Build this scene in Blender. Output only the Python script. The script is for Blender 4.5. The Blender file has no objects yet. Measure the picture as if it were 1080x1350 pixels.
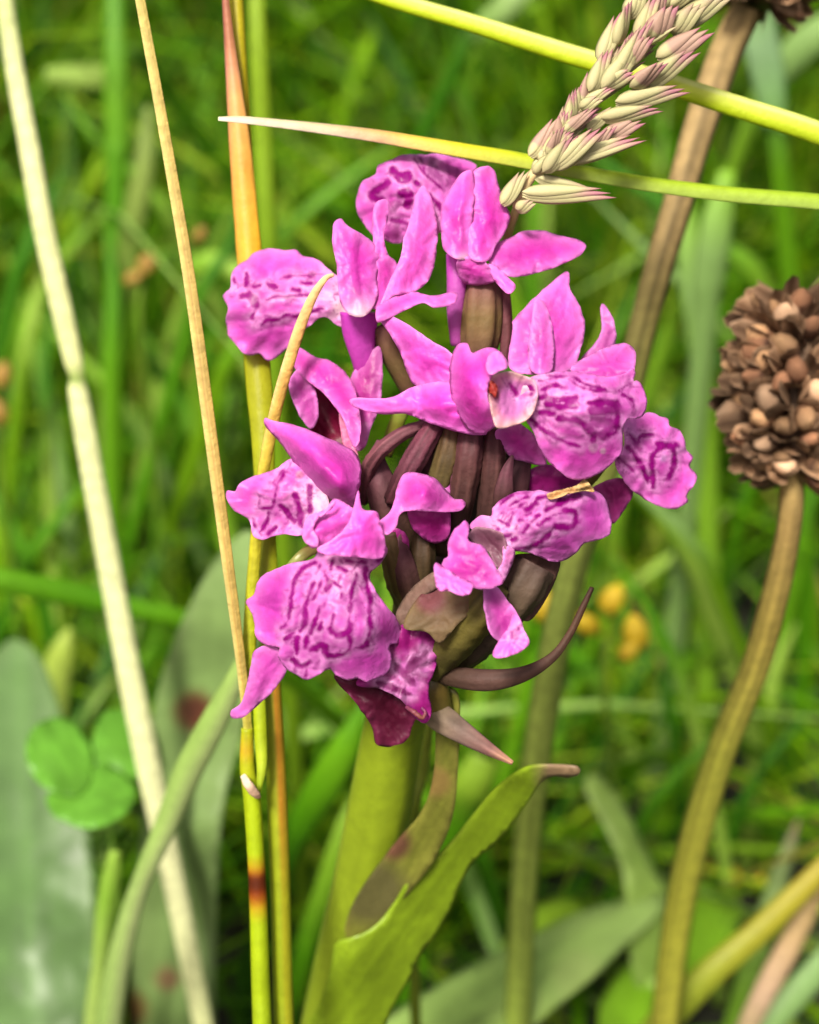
import bpy, math, random
import numpy as np
from mathutils import Vector, Matrix
from mathutils.geometry import delaunay_2d_cdt

random.seed(7)
SC = bpy.context.scene
COL = SC.collection

# ------------------------------------------------------------------ camera, sky, sun, exposure
F = 1700.0                     # focal length in photograph pixels (1080 x 1350)
PITCH = math.radians(33)
CAM_H = 219.0                  # mm above the ground
FOCUS = 94.5                   # mm
APERTURE = 2.0                 # mm, entrance pupil
SUN_EL, SUN_AZ = 56.0, 205.0   # degrees; azimuth clockwise from +Y
SKY, SUN, EXPOSURE = 0.05, 2.3, 1.6

cam = bpy.data.cameras.new('camera')
co = bpy.data.objects.new('camera', cam); COL.objects.link(co)
cam.sensor_fit = 'VERTICAL'; cam.sensor_height = 24.0; cam.lens = 24.0 * F / 1350.0
co.location = (0, 0, CAM_H / 1000); co.rotation_euler = (math.pi / 2 - PITCH, 0, 0)
cam.clip_start = 0.005; cam.clip_end = 400
cam.dof.use_dof = True; cam.dof.focus_distance = FOCUS / 1000; cam.dof.aperture_fstop = cam.lens / APERTURE
SC.camera = co

world = bpy.data.worlds.new('World'); SC.world = world; world.use_nodes = True
wn = world.node_tree.nodes; wl = world.node_tree.links
sky = wn.new('ShaderNodeTexSky'); sky.sky_type = 'NISHITA'; sky.sun_disc = False
sky.sun_elevation = math.radians(SUN_EL); sky.sun_rotation = math.radians(SUN_AZ)
sky.air_density = 0.6; sky.dust_density = 9.0; sky.ozone_density = 0.0
wl.new(sky.outputs[0], wn['Background'].inputs['Color']); wn['Background'].inputs['Strength'].default_value = SKY

sl = bpy.data.lights.new('sun', 'SUN'); sl.energy = SUN; sl.angle = math.radians(12); sl.color = (1.0, 0.94, 0.83)
so = bpy.data.objects.new('sun', sl); COL.objects.link(so)
e, a = math.radians(SUN_EL), math.radians(SUN_AZ)
so.rotation_euler = Vector((math.cos(e) * math.sin(a), math.cos(e) * math.cos(a), math.sin(e))).to_track_quat('Z', 'Y').to_euler()
so.location = (0, -0.5, 2)

SC.view_settings.view_transform = 'Standard'; SC.view_settings.look = 'None'
SC.view_settings.exposure = EXPOSURE; SC.view_settings.gamma = 1.0; SC.view_settings.use_curve_mapping = False
SC.render.engine = 'CYCLES'
SC.cycles.max_bounces = 7; SC.cycles.diffuse_bounces = 4; SC.cycles.glossy_bounces = 2; SC.cycles.transmission_bounces = 5

# ------------------------------------------------------------------ numbers and colours
SP, CP = math.sin(PITCH), math.cos(PITCH)
def P(x, y, d):
    """photograph pixel + depth (mm beyond 100 mm along the view axis) -> world metres"""
    z = 100.0 + d
    u = (x - 540.0) / F * z; v = -(y - 675.0) / F * z
    return np.array([u, CP * z + SP * v, CAM_H - SP * z + CP * v]) / 1000.0
def gd(y):
    """depth offset at which the pixel row y meets the ground"""
    return CAM_H / (SP + (y - 675.0) / F * CP) - 100.0
def proj(p):
    p = np.asarray(p) * 1000.0
    y = p[..., 1]; z = p[..., 2] - CAM_H
    dep = CP * y - SP * z; up = SP * y + CP * z
    dep_s = np.where(dep > 1, dep, 1)
    return 540 + F * p[..., 0] / dep_s, 675 - F * up / dep_s, dep
def s2l(c):
    c = np.asarray(c, float)
    return np.where(c <= 0.04045, c / 12.92, ((c + 0.055) / 1.055) ** 2.4)
ALB = 0.72
def H(h, k=ALB):
    h = h.lstrip('#')
    return s2l([int(h[i:i + 2], 16) / 255 for i in (0, 2, 4)]) * k
def T(ox, oy, s, pts):
    return [(ox + p[0] * s, oy + p[1] * s) + tuple(p[2:]) for p in pts]

def _hash(ix, iy, seed):
    n = (ix.astype(np.int64) * 374761393 + iy.astype(np.int64) * 668265263 + seed * 982451653) & 0x7fffffff
    n = ((n ^ (n >> 13)) * 1274126177) & 0x7fffffff
    return ((n ^ (n >> 16)) & 0xffff) / 65535.0
def noise(x, y, seed=0):
    x = np.asarray(x, float); y = np.asarray(y, float)
    ix = np.floor(x); iy = np.floor(y); fx = x - ix; fy = y - iy
    fx = fx * fx * (3 - 2 * fx); fy = fy * fy * (3 - 2 * fy)
    a = _hash(ix, iy, seed); b = _hash(ix + 1, iy, seed); c = _hash(ix, iy + 1, seed); d = _hash(ix + 1, iy + 1, seed)
    return (a * (1 - fx) + b * fx) * (1 - fy) + (c * (1 - fx) + d * fx) * fy - 0.5
def fbm(x, y, seed=0, oct=3):
    s = 0; am = 1.0
    for o in range(oct):
        s = s + am * noise(x * 2 ** o, y * 2 ** o, seed + o * 17); am *= 0.5
    return s

# ------------------------------------------------------------------ materials
def mat_plant(name, rough=0.45, trans=0.3, bump=0.15, bscale=2500, spec=0.35, var=0.12, rand=0.0, tint=(1, 1, 1), vscale=900):
    m = bpy.data.materials.new(name); m.use_nodes = True
    n = m.node_tree.nodes; l = m.node_tree.links
    pr = n['Principled BSDF']; out = n['Material Output']
    at = n.new('ShaderNodeAttribute'); at.attribute_name = 'Col'
    tc = n.new('ShaderNodeTexCoord')
    nz = n.new('ShaderNodeTexNoise'); nz.inputs['Scale'].default_value = vscale; nz.inputs['Detail'].default_value = 4
    l.new(tc.outputs['Object'], nz.inputs['Vector'])
    mr = n.new('ShaderNodeMapRange'); mr.inputs['To Min'].default_value = 1 - var * 2; mr.inputs['To Max'].default_value = 1 + var * 2
    l.new(nz.outputs['Fac'], mr.inputs['Value'])
    val = mr.outputs[0]
    if rand:
        oi = n.new('ShaderNodeObjectInfo')
        m2 = n.new('ShaderNodeMapRange'); m2.inputs['To Min'].default_value = 1 - rand; m2.inputs['To Max'].default_value = 1 + rand
        l.new(oi.outputs['Random'], m2.inputs['Value'])
        mm = n.new('ShaderNodeMath'); mm.operation = 'MULTIPLY'; l.new(val, mm.inputs[0]); l.new(m2.outputs[0], mm.inputs[1]); val = mm.outputs[0]
    vm = n.new('ShaderNodeVectorMath'); vm.operation = 'SCALE'
    l.new(at.outputs['Color'], vm.inputs[0]); l.new(val, vm.inputs['Scale'])
    l.new(vm.outputs[0], pr.inputs['Base Color'])
    pr.inputs['Roughness'].default_value = rough; pr.inputs['Specular IOR Level'].default_value = spec
    nb = n.new('ShaderNodeTexNoise'); nb.inputs['Scale'].default_value = bscale; nb.inputs['Detail'].default_value = 3
    l.new(tc.outputs['Object'], nb.inputs['Vector'])
    bp = n.new('ShaderNodeBump'); bp.inputs['Strength'].default_value = bump; bp.inputs['Distance'].default_value = 0.0003
    l.new(nb.outputs['Fac'], bp.inputs['Height']); l.new(bp.outputs[0], pr.inputs['Normal'])
    if trans:
        tr = n.new('ShaderNodeBsdfTranslucent'); l.new(vm.outputs[0], tr.inputs['Color']); l.new(bp.outputs[0], tr.inputs['Normal'])
        mx = n.new('ShaderNodeMixShader'); mx.inputs[0].default_value = trans
        l.new(pr.outputs[0], mx.inputs[1]); l.new(tr.outputs[0], mx.inputs[2]); l.new(mx.outputs[0], out.inputs['Surface'])
    return m
M = {
    'petal': mat_plant('petal', 0.42, 0.4, 0.22, 2600, 0.32, 0.08, vscale=1700),
    'fleshy': mat_plant('fleshy_green', 0.4, 0.15, 0.2, 2600, 0.4, 0.12),
    'ovary': mat_plant('ovary_skin', 0.62, 0.1, 0.25, 2600, 0.18, 0.18),
    'blade': mat_plant('grass_blade', 0.52, 0.25, 0.2, 2600, 0.3, 0.12),
    'dry': mat_plant('dry_straw', 0.65, 0.12, 0.45, 2200, 0.2, 0.24),
    'leaf': mat_plant('broad_leaf', 0.42, 0.3, 0.08, 700, 0.4, 0.06, vscale=300),
    'grass': mat_plant('meadow_grass', 0.55, 0.35, 0.1, 900, 0.22, 0.1, vscale=250),
    'capsule': mat_plant('dry_capsule', 0.6, 0.08, 0.5, 2200, 0.3, 0.3, rand=0.5),
    'spikelet': mat_plant('spikelet', 0.5, 0.25, 0.2, 3000, 0.35, 0.1, rand=0.1),
}

# ------------------------------------------------------------------ builders
def thing(name, label, cat, loc=(0, 0, 0), group=None):
    o = bpy.data.objects.new(name, None); COL.objects.link(o)
    o.location = loc; o['label'] = label; o['category'] = cat; o['kind'] = 'thing'; o.empty_display_size = 0.01
    if group: o['group'] = group
    return o
def part_empty(name, parent):
    o = bpy.data.objects.new(name, None); COL.objects.link(o); o.parent = parent; o.empty_display_size = 0.005
    return o
def root_loc(o):
    while o is not None and o.parent is not None: o = o.parent
    return np.array(o.location) if o is not None else np.zeros(3)
def mk(name, v, f, cols, mat, parent=None, solid=0, smooth=True, loc=None):
    v = np.asarray(v, float)
    off = root_loc(parent) if parent is not None else (np.array(loc) if loc is not None else np.zeros(3))
    me = bpy.data.meshes.new(name)
    me.from_pydata((v - off).tolist(), [], f)
    ca = me.color_attributes.new('Col', 'FLOAT_COLOR', 'POINT')
    rgba = np.ones((len(v), 4), np.float32); rgba[:, :3] = np.clip(cols, 0, 1)
    ca.data.foreach_set('color', rgba.ravel())
    if smooth: me.polygons.foreach_set('use_smooth', [True] * len(me.polygons))
    me.materials.append(M[mat]); me.update()
    o = bpy.data.objects.new(name, me); COL.objects.link(o)
    if parent is not None: o.parent = parent
    elif loc is not None: o.location = loc
    if solid:
        s = o.modifiers.new('thickness', 'SOLIDIFY'); s.thickness = solid / 1000; s.offset = 0; s.use_even_offset = False
    return o

def cr(pts, step=None, closed=False, n=None):
    """Catmull-Rom through rows of pts; step: spacing by the first two columns, n: samples per span"""
    p = np.asarray(pts, float); k = len(p); out = []
    spans = k if closed else k - 1
    for i in range(spans):
        if closed: a, b, c, d = p[(i - 1) % k], p[i], p[(i + 1) % k], p[(i + 2) % k]
        else:
            b, c = p[i], p[i + 1]
            a = p[i - 1] if i else 2 * b - c
            d = p[i + 2] if i + 2 < k else 2 * c - b
        m = n or max(1, int(math.ceil(np.linalg.norm((c - b)[:2]) / step)))
        for j in range(m):
            t = j / m
            out.append(0.5 * (2 * b + (c - a) * t + (2 * a - 5 * b + 4 * c - d) * t * t + (3 * b - a - 3 * c + d) * t ** 3))
    if not closed: out.append(p[-1])
    return np.array(out)

def seg_dist(q, a, b):
    ab = b - a; t = np.clip(((q - a) @ ab) / max(ab @ ab, 1e-9), 0, 1)
    return np.linalg.norm(q - (a + t[:, None] * ab), axis=1)
def poly_dist(q, line, closed=False):
    d = np.full(len(q), 1e9); n = len(line)
    for i in range(n if closed else n - 1):
        d = np.minimum(d, seg_dist(q, line[i], line[(i + 1) % n]))
    if n == 1: d = np.linalg.norm(q - line[0], axis=1)
    return d
def inside(q, poly):
    x, y = q[:, 0], q[:, 1]; r = np.zeros(len(q), bool); n = len(poly)
    for i in range(n):
        x1, y1 = poly[i]; x2, y2 = poly[(i + 1) % n]
        if y1 == y2: continue
        c = ((y1 > y) != (y2 > y)) & (x < (x2 - x1) * (y - y1) / (y2 - y1) + x1)
        r ^= c
    return r
def tps(ctrl):
    c = np.asarray(ctrl, float); q = c[:, :2] / 100; n = len(c)
    def U(r2): return np.where(r2 > 1e-12, r2 * np.log(np.maximum(r2, 1e-12)), 0)
    K = U(((q[:, None] - q[None]) ** 2).sum(-1)) + np.eye(n) * 1e-3
    A = np.zeros((n + 3, n + 3)); A[:n, :n] = K; A[:n, n] = 1; A[:n, n + 1:] = q; A[n, :n] = 1; A[n + 1:, :n] = q.T
    w = np.linalg.lstsq(A, np.r_[c[:, 2], 0, 0, 0], rcond=None)[0]
    def f(p):
        p = p / 100
        return U(((p[:, None] - q[None]) ** 2).sum(-1)) @ w[:n] + w[n] + p @ w[n + 1:]
    return f

PINK = H('#e44cd8'); DEEP = H('#cf24b4'); SHADE = H('#b81ea0'); PALEP = H('#fba8f2', .85); THROAT = H('#f8cfe0')
MARK = H('#ae0094', 0.56); MAGENTA = H('#b4108c')
_pid = [0]
def petal(parent, name, outline, d, tilt=(0, 0), bulge=0.0, ruf=0.15, col=PINK, marks=(), base=None, pale=0, ctrl=None, res=3.2,
          wr=0.2, thick=0.07, mat='petal', edgepale=0.55, mark_col=MARK, mark_soft=1.5, spots=(), throat=THROAT, veins=0.2, edgecol=PALEP, label=None, halo=0.62, halo_col=None):
    _pid[0] += 1; sd = _pid[0] * 13
    if halo_col is None: halo_col = H('#fab4f2', .8)
    out = cr(outline, step=res, closed=True)
    c = out.mean(0)
    # small irregularity of the margin
    th = np.arctan2(out[:, 1] - c[1], out[:, 0] - c[0])
    nn = fbm(out[:, 0] / 9, out[:, 1] / 9, sd, 2)[:, None]
    nv = out - c; nv /= np.linalg.norm(nv, axis=1)[:, None] + 1e-6
    out = out + nv * nn * (1.6 if mat == 'petal' else 0.4)
    lo, hi = out.min(0), out.max(0)
    gx, gy = np.meshgrid(np.arange(lo[0], hi[0], res), np.arange(lo[1], hi[1], res * 0.87))
    gx = gx + (np.arange(gy.shape[0]) % 2)[:, None] * res * 0.5
    g = np.c_[gx.ravel(), gy.ravel()]
    rs = np.random.RandomState(sd); g = g + rs.uniform(-0.18, 0.18, g.shape) * res
    g = g[inside(g, out)]
    if len(g): g = g[poly_dist(g, out, True) > res * 0.55]
    allp = np.r_[out, g]; k = len(out)
    r = delaunay_2d_cdt([Vector(p) for p in allp], [(i, (i + 1) % k) for i in range(k)], [], 1, 1e-4)
    q = np.array([tuple(p) for p in r[0]]); faces = [tuple(reversed(t)) for t in r[2]]
    ed = poly_dist(q, out, True); em = max(ed.max(), 1.0); en = np.clip(ed / em, 0, 1)
    if ctrl: z = tps(ctrl)(q)
    else: z = d + ((q - c) @ np.array(tilt)) / 100
    # arched across the narrow axis, a little along the long one
    qc = q - c; ev, evec = np.linalg.eigh(qc.T @ qc / len(qc)); mn = qc @ evec[:, 0]; mj = qc @ evec[:, 1]
    mn = mn / max(np.abs(mn).max(), 1); mj = mj / max(np.abs(mj).max(), 1)
    keel = 1 - np.sqrt(mn ** 2 + 0.02)
    z = z + bulge * (0.36 * (1 - mn ** 2) + 0.3 * keel + 0.2 * (1 - mj ** 2))
    th = np.arctan2(q[:, 1] - c[1], q[:, 0] - c[0]); ph = rs.uniform(0, 6.3, 3)
    z = z + ruf * (np.sin(th * 6 + ph[0]) + 0.8 * np.sin(th * 11 + ph[1]) + 0.5 * np.sin(th * 17 + ph[2])) * np.exp(-ed / 14)
    z = z + wr * 2.2 * fbm(q[:, 0] / 34, q[:, 1] / 34, sd + 3, 3)
    b = np.array(base if base is not None else c)
    rad = q - b; rr = np.linalg.norm(rad, axis=1); ta = np.arctan2(rad[:, 1], rad[:, 0])
    vn = noise(ta * 9 + 0.02 * rr, rr / 60, sd + 5) * np.clip(rr / 40, 0, 1)
    z = z + wr * 0.9 * vn
    crease = np.clip(1 - np.abs(noise(mn * 3.6 + 0.8 * noise(mj * 3, mn, sd + 41), mj * 1.1, sd + 42)) * 6, 0, 1) * np.clip(1.4 * (1 - mj ** 2), 0, 1)
    if mat in ('petal', 'ovary'): z = z + 0.55 * wr * crease
    if mat in ('leaf', 'fleshy'): z = z + 0.16 * noise(mn * 9, mj * .7, sd + 43)
    v = np.array([P(x, y, dd) for (x, y), dd in zip(q, z)])
    # pigment
    cl = np.tile(np.asarray(col), (len(q), 1))
    cl = cl * (1 + 0.34 * fbm(q[:, 0] / 45, q[:, 1] / 45, sd + 7, 3))[:, None]
    sat = np.clip(0.5 + 1.6 * fbm(q[:, 0] / 26, q[:, 1] / 26, sd + 9, 3) + 1.2 * vn, 0, 1)[:, None] * veins * 2
    cl = cl * (1 - sat) + cl * np.array([0.86, 0.45, 0.8]) * sat
    if mat == 'petal':
        ln = np.clip(1 - np.abs(noise(mn * 4.5 + 0.8 * noise(mj * 3, mn, sd + 21), mj * 1.3, sd + 22)) * 10, 0, 1)
        ln = np.maximum(ln, 0.7 * np.clip(1 - np.abs(noise(mn * 9, mj * 2.1, sd + 23)) * 9, 0, 1)) * (0.4 + noise(q[:, 0] / 12, q[:, 1] / 12, sd + 24))
        ln = np.clip(ln, 0, 1)[:, None] * min(1.0, veins * 3.2)
        dc = (0.85 * en ** 1.1 * np.clip(0.75 + 1.5 * fbm(q[:, 0] / 60, q[:, 1] / 60, sd + 25, 2), 0, 1))[:, None]
        cl = cl * (1 - dc) + cl * np.array([0.88, 0.36, 0.8]) * dc
        cl = cl * (1 - ln) + cl * np.array([0.8, 0.3, 0.72]) * ln
        cl = cl * (1 + 0.16 * noise(q[:, 0] / 6, q[:, 1] / 6, sd + 26))[:, None] * np.array([1.1, 0.72, 0.95])
    if mat in ('leaf', 'fleshy'): cl = cl * (1 + 0.3 * noise(mn * 11, mj * .8, sd + 44) + 0.2 * noise(mn * 27, mj * 1.2, sd + 45))[:, None]
    em_ = (edgepale * np.exp(-ed / 9.0))[:, None]; cl = cl * (1 - em_) + edgecol * em_
    if pale and base is not None:
        w = np.exp(-(rr / pale) ** 2)[:, None]; cl = cl * (1 - w) + throat * w
    for sx, sy, sr, sc in spots:
        w = np.clip(1.3 - np.hypot(q[:, 0] - sx, q[:, 1] - sy) / sr, 0, 1)[:, None]; w = np.clip(w * 1.6, 0, 1)
        cl = cl * (1 - w) + np.asarray(sc) * w
    if len(marks):
        mv = np.zeros(len(q)); jit = 2.6 * noise(q[:, 0] / 4.5, q[:, 1] / 4.5, sd + 11) + 4.2 * noise(q[:, 0] / 10, q[:, 1] / 10, sd + 12)
        dmin = np.full(len(q), 1e9)
        for st in marks:
            pts, w = st[0], st[1] * 1.3 + 0.6; s = st[2] if len(st) > 2 else 1.0
            ln = np.array([p[:2] for p in pts], float)
            if len(ln) > 2: ln = cr(ln, step=4)
            dd = poly_dist(q, ln) + jit
            if s > .5: dmin = np.minimum(dmin, dd - w / 2)
            mv = np.maximum(mv, s * np.clip((w / 2 + mark_soft - dd) / (2 * mark_soft), 0, 1))
        hl = (halo * np.exp(-(np.clip(dmin, 0, None) / 8.0) ** 2))[:, None]; cl = cl * (1 - hl) + halo_col * hl
        mt = (np.exp(-(np.clip(dmin, 0, None) / 14.0) ** 2) * np.clip(2.2 * fbm(q[:, 0] / 13, q[:, 1] / 13, sd + 31, 2), 0, .4))[:, None]; cl = cl * (1 - mt) + H('#d22cbc') * mt if mat == 'petal' else cl
        if mat == 'petal':
            fine = np.clip(1 - np.abs(noise(ta * 13 + 1.2 * noise(q[:, 0] / 14, q[:, 1] / 14, sd + 51), rr / 22, sd + 52)) * 8, 0, 1) * np.clip(0.5 + 2.5 * noise(q[:, 0] / 7, q[:, 1] / 7, sd + 53), 0, 1)
            mv = np.maximum(mv, 0.75 * fine * np.exp(-(np.clip(dmin, 0, None) / 13.0) ** 2))
        mv = (mv * (1.02 + 0.3 * noise(q[:, 0] / 8, q[:, 1] / 8, sd + 15)))[:, None]
        mv = np.clip(mv, 0, 1); cl = cl * (1 - mv) + mark_col * mv
    o = mk(name, v, faces, cl, mat, parent, solid=thick)
    if label: o['label'] = label
    return o

def ramp(t, stops):
    xs = [s[0] for s in stops]; cs = np.array([s[1] for s in stops])
    return np.stack([np.interp(t, xs, cs[:, i]) for i in range(3)], -1)
VIEW = np.array([0, CP, -SP])
def tube(parent, name, pts, cols, flat=1.0, n=12, sub=8, mat='blade', fold=0.0, ridge=(0, 0.0), streak=0.12, drop=False, roll=0.0, across=None,
         dark_edge=None, loc=None, wob=0.0, spot=(), world=False):
    """pts: (px, py, d, half width px); lofted closed section. cols: stops along the length"""
    _pid[0] += 1; sd = _pid[0] * 7
    if world: w = [np.array(p, float) for p in pts]
    else: w = [np.r_[P(x, y, d), r * (100 + d) / F / 1000] for x, y, d, r in pts]
    if drop:
        l = w[-1]; dirv = w[-1][:3] - w[-2][:3]; dirv = dirv / (abs(dirv[2]) + 1e-6)
        h = l[2]; lean = np.clip(dirv[:2], -0.5, 0.5)
        w.append(np.r_[l[0] + lean[0] * h * 0.4, l[1] + lean[1] * h * 0.4, h * 0.5, l[3]])
        w.append(np.r_[l[0] + lean[0] * h * 0.5, l[1] + lean[1] * h * 0.5, -0.002, l[3] * 1.05])
    c = cr(np.array(w), n=sub); k = len(c); p = c[:, :3]; rad = np.maximum(c[:, 3], 2e-5)
    tg = np.gradient(p, axis=0); tg /= np.linalg.norm(tg, axis=1)[:, None] + 1e-12
    side = np.cross(tg, VIEW); side /= np.linalg.norm(side, axis=1)[:, None] + 1e-9
    for i in range(1, k):
        if side[i] @ side[i - 1] < 0: side[i] = -side[i]
    nor = np.cross(side, tg)
    if roll:
        cr_, sr_ = math.cos(roll), math.sin(roll); side, nor = side * cr_ + nor * sr_, nor * cr_ - side * sr_
    L = np.r_[0, np.cumsum(np.linalg.norm(np.diff(p, axis=0), axis=1))]; t = np.clip(np.arange(k) / float(sub * (len(pts) - 1)), 0, 1.0)
    # colour stops by visible control points: t over the given points only
    th = np.arange(n) / n * 2 * math.pi
    ct, st = np.cos(th), np.sin(th)
    rf = 1 + (ridge[1] * np.cos(ridge[0] * th) if ridge[0] else 0 * th)
    lump = 1 + wob * noise(t[:, None] * 40 + 0 * ct, 0 * t[:, None] + ct * 1.5, sd)
    A = ct * rf; B = st * rf * flat + fold * (np.abs(ct) - 0.5)
    V = p[:, None] + (side[:, None] * A[None, :, None] + nor[:, None] * B[None, :, None]) * (rad[:, None] * lump)[:, :, None]
    V = V.reshape(-1, 3)
    C = ramp(t, cols)[:, None] * np.ones((1, n, 1))
    Ln = noise(ct[None] * 7 + st[None] * 3 + 0 * t[:, None], t[:, None] * 5 + 0 * ct[None], sd + 1)
    C = C * (1 + streak * 2 * Ln)[:, :, None]
    if across is not None:      # (stops over -1..1 of the width, strength along the length)
        stops, strength = across
        ac = ramp(ct, stops); s = np.interp(t, [q[0] for q in strength], [q[1] for q in strength])[:, None, None]
        C = C * (1 - s) + ac[None] * s
    for (t0, tw, sc) in spot:
        wgt = np.clip(1.5 - np.abs(t - t0) / tw, 0, 1)[:, None, None]; C = C * (1 - wgt) + np.asarray(sc) * wgt
    C = C.reshape(-1, 3)
    fs = []
    for i in range(k - 1):
        for j in range(n):
            j2 = (j + 1) % n; fs.append((i * n + j, i * n + j2, (i + 1) * n + j2, (i + 1) * n + j))
    V = np.r_[V, p[:1], p[-1:]]; C = np.r_[C, C[:1], C[-2:-1]]
    for j in range(n):
        j2 = (j + 1) % n
        fs.append((k * n, j2, j)); fs.append((k * n + 1, (k - 1) * n + j, (k - 1) * n + j2))
    o = mk(name, V, fs, C, mat, parent, loc=loc)
    return o
def base_of(pts, drop=True):
    """ground point under the last point of a stem"""
    p = P(*pts[-1][:3]); return (float(p[0]), float(p[1]), 0.0)
def stop(*cs):
    n = len(cs); return [(i / (n - 1), c) for i, c in enumerate(cs)]


# ------------------------------------------------------------------ the ground
def mat_soil():
    m = bpy.data.materials.new('soil'); m.use_nodes = True
    n = m.node_tree.nodes; l = m.node_tree.links; pr = n['Principled BSDF']
    tc = n.new('ShaderNodeTexCoord'); nz = n.new('ShaderNodeTexNoise'); nz.inputs['Scale'].default_value = 60; nz.inputs['Detail'].default_value = 8
    l.new(tc.outputs['Object'], nz.inputs['Vector'])
    rp = n.new('ShaderNodeValToRGB'); l.new(nz.outputs['Fac'], rp.inputs[0])
    rp.color_ramp.elements[0].color = (0.008, 0.008, 0.003, 1); rp.color_ramp.elements[0].position = 0.35
    rp.color_ramp.elements[1].color = (0.022, 0.03, 0.008, 1); rp.color_ramp.elements[1].position = 0.7
    l.new(rp.outputs[0], pr.inputs['Base Color']); pr.inputs['Roughness'].default_value = 0.95
    return m
M['soil'] = mat_soil()
def ground():
    # finer near the plants, one sheet out to the horizon
    xs = np.r_[-150, -40, -10, -3, np.linspace(-1, 1, 41), 3, 10, 40, 150]
    ys = np.r_[-150, -40, -10, -3, np.linspace(-0.6, 2.0, 53), 4, 10, 40, 150]
    X, Y = np.meshgrid(xs, ys); Z = 0.006 * fbm(X * 7, Y * 7, 5, 3) - 0.004
    v = np.c_[X.ravel(), Y.ravel(), Z.ravel()]; nx = len(xs)
    f = [(j * nx + i, j * nx + i + 1, (j + 1) * nx + i + 1, (j + 1) * nx + i) for j in range(len(ys) - 1) for i in range(nx - 1)]
    o = mk('ground', v, f, np.full((len(v), 3), 0.03), 'soil'); o['kind'] = 'structure'
ground()

def meadow():
    rs = np.random.RandomState(3)
    B = []
    def field(n, x0, x1, y0, y1, h0, h1, w0, w1, wide=False):
        y = rs.uniform(y0, y1, n)
        x = rs.uniform(-1, 1, n) * (x1 * 1.3 + y * 0.46) if wide else rs.uniform(x0, x1, n)
        return np.c_[x, y, rs.uniform(h0, h1, n), rs.uniform(w0, w1, n)]
    B.append(field(18000, 0, 0.13, 0.14, 0.40, 0.02, 0.075, 0.0009, 0.0026, True))
    B.append(field(2200, 0, 0.13, 0.16, 0.42, 0.04, 0.10, 0.0022, 0.0040, True))
    B.append(field(7500, 0, 0.14, 0.34, 0.48, 0.06, 0.16, 0.0014, 0.0044, True))
    B.append(field(7500, 0, 0.14, 0.44, 0.66, 0.10, 0.23, 0.0020, 0.0060, True))
    B.append(field(6000, 0, 0.15, 0.62, 1.0, 0.16, 0.32, 0.0026, 0.0070, True))
    B.append(field(3000, 0, 0.3, 1.0, 4.0, 0.20, 0.34, 0.005, 0.012, True))
    B.append(field(1500, -0.35, 0.35, -0.35, 0.16, 0.02, 0.06, 0.0010, 0.0026))
    b = np.concatenate(B)
    # uneven growth: clumps and bare gaps
    cl = np.where(b[:, 1] < .42, fbm(b[:, 0] * 26, b[:, 1] * 26, 31, 2), fbm(b[:, 0] * 20, b[:, 1] * 14, 33, 2))
    b = b[rs.uniform(0, 1, len(b)) < np.clip(0.4 + 3.2 * cl, 0.0, 1)]
    n = len(b); K = 6
    az = rs.uniform(0, 2 * math.pi, n); lean = rs.gamma(2.0, 0.36, n) * np.where(b[:, 2] > .1, .55, 1); curl = rs.uniform(0.0, 1.0, n)
    t = np.linspace(0, 1, K)[None]
    h = b[:, 2:3]
    hor = h * (lean[:, None] * t * 0.8 + curl[:, None] * 0.7 * t ** 2.4)
    zz = h * (t - 0.35 * curl[:, None] * t ** 3)
    cx = b[:, 0:1] + np.cos(az)[:, None] * hor; cy = b[:, 1:2] + np.sin(az)[:, None] * hor
    pts = np.stack([cx, cy, zz], -1)
    px, py, dep = proj(pts)
    bad = ((px > -60) & (px < 1140) & (py > -60) & (py < 1420) & (dep < 138 + 25 * rs.uniform(0, 1, (n, 1)))).any(1) | (dep < 60).any(1)
    pts = pts[~bad]; az = az[~bad]; b = b[~bad]; n = len(b)
    wa = az + math.pi / 2 + rs.uniform(-1.0, 1.0, n)
    wd = np.stack([np.cos(wa), np.sin(wa), rs.uniform(-0.2, 0.2, n)], -1)[:, None]
    prof = np.array([0.75, 1.0, 0.95, 0.8, 0.5, 0.06])[None, :, None]
    hw = b[:, 3][:, None, None] * 0.5 * prof
    mid = pts.copy(); mid[..., 2] -= hw[..., 0] * 0.35
    L = pts + wd * hw; R = pts - wd * hw
    V = np.stack([L, mid, R], 2).reshape(-1, 3)
    pal = np.array([H('#6cac04', .6), H('#589804', .56), H('#8cc00c', .62), H('#acd02c', .68), H('#448810', .52), H('#9cc45c', .6), H('#b8b044', .55), H('#7cac00', .6)])
    ci = rs.choice(len(pal), n, p=[.24, .2, .17, .1, .12, .07, .03, .07])
    base = pal[ci] * rs.uniform(0.4, 1.25, (n, 1))
    C = base[:, None, None] * np.ones((1, K, 3, 1)); C[:, :, 1] *= 1.12
    C = C.reshape(-1, 3)
    idx = np.arange(n)[:, None, None] * (K * 3) + np.arange(K - 1)[None, :, None] * 3
    q1 = np.concatenate([idx, idx + 1, idx + 4, idx + 3], 2).reshape(-1, 4); q2 = np.concatenate([idx + 1, idx + 2, idx + 5, idx + 4], 2).reshape(-1, 4)
    o = mk('grass', V, np.r_[q1, q2].tolist(), C, 'grass')
    o['kind'] = 'stuff'; o['label'] = 'dense green meadow grass growing behind the orchid'; o['category'] = 'grass'
meadow()

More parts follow.
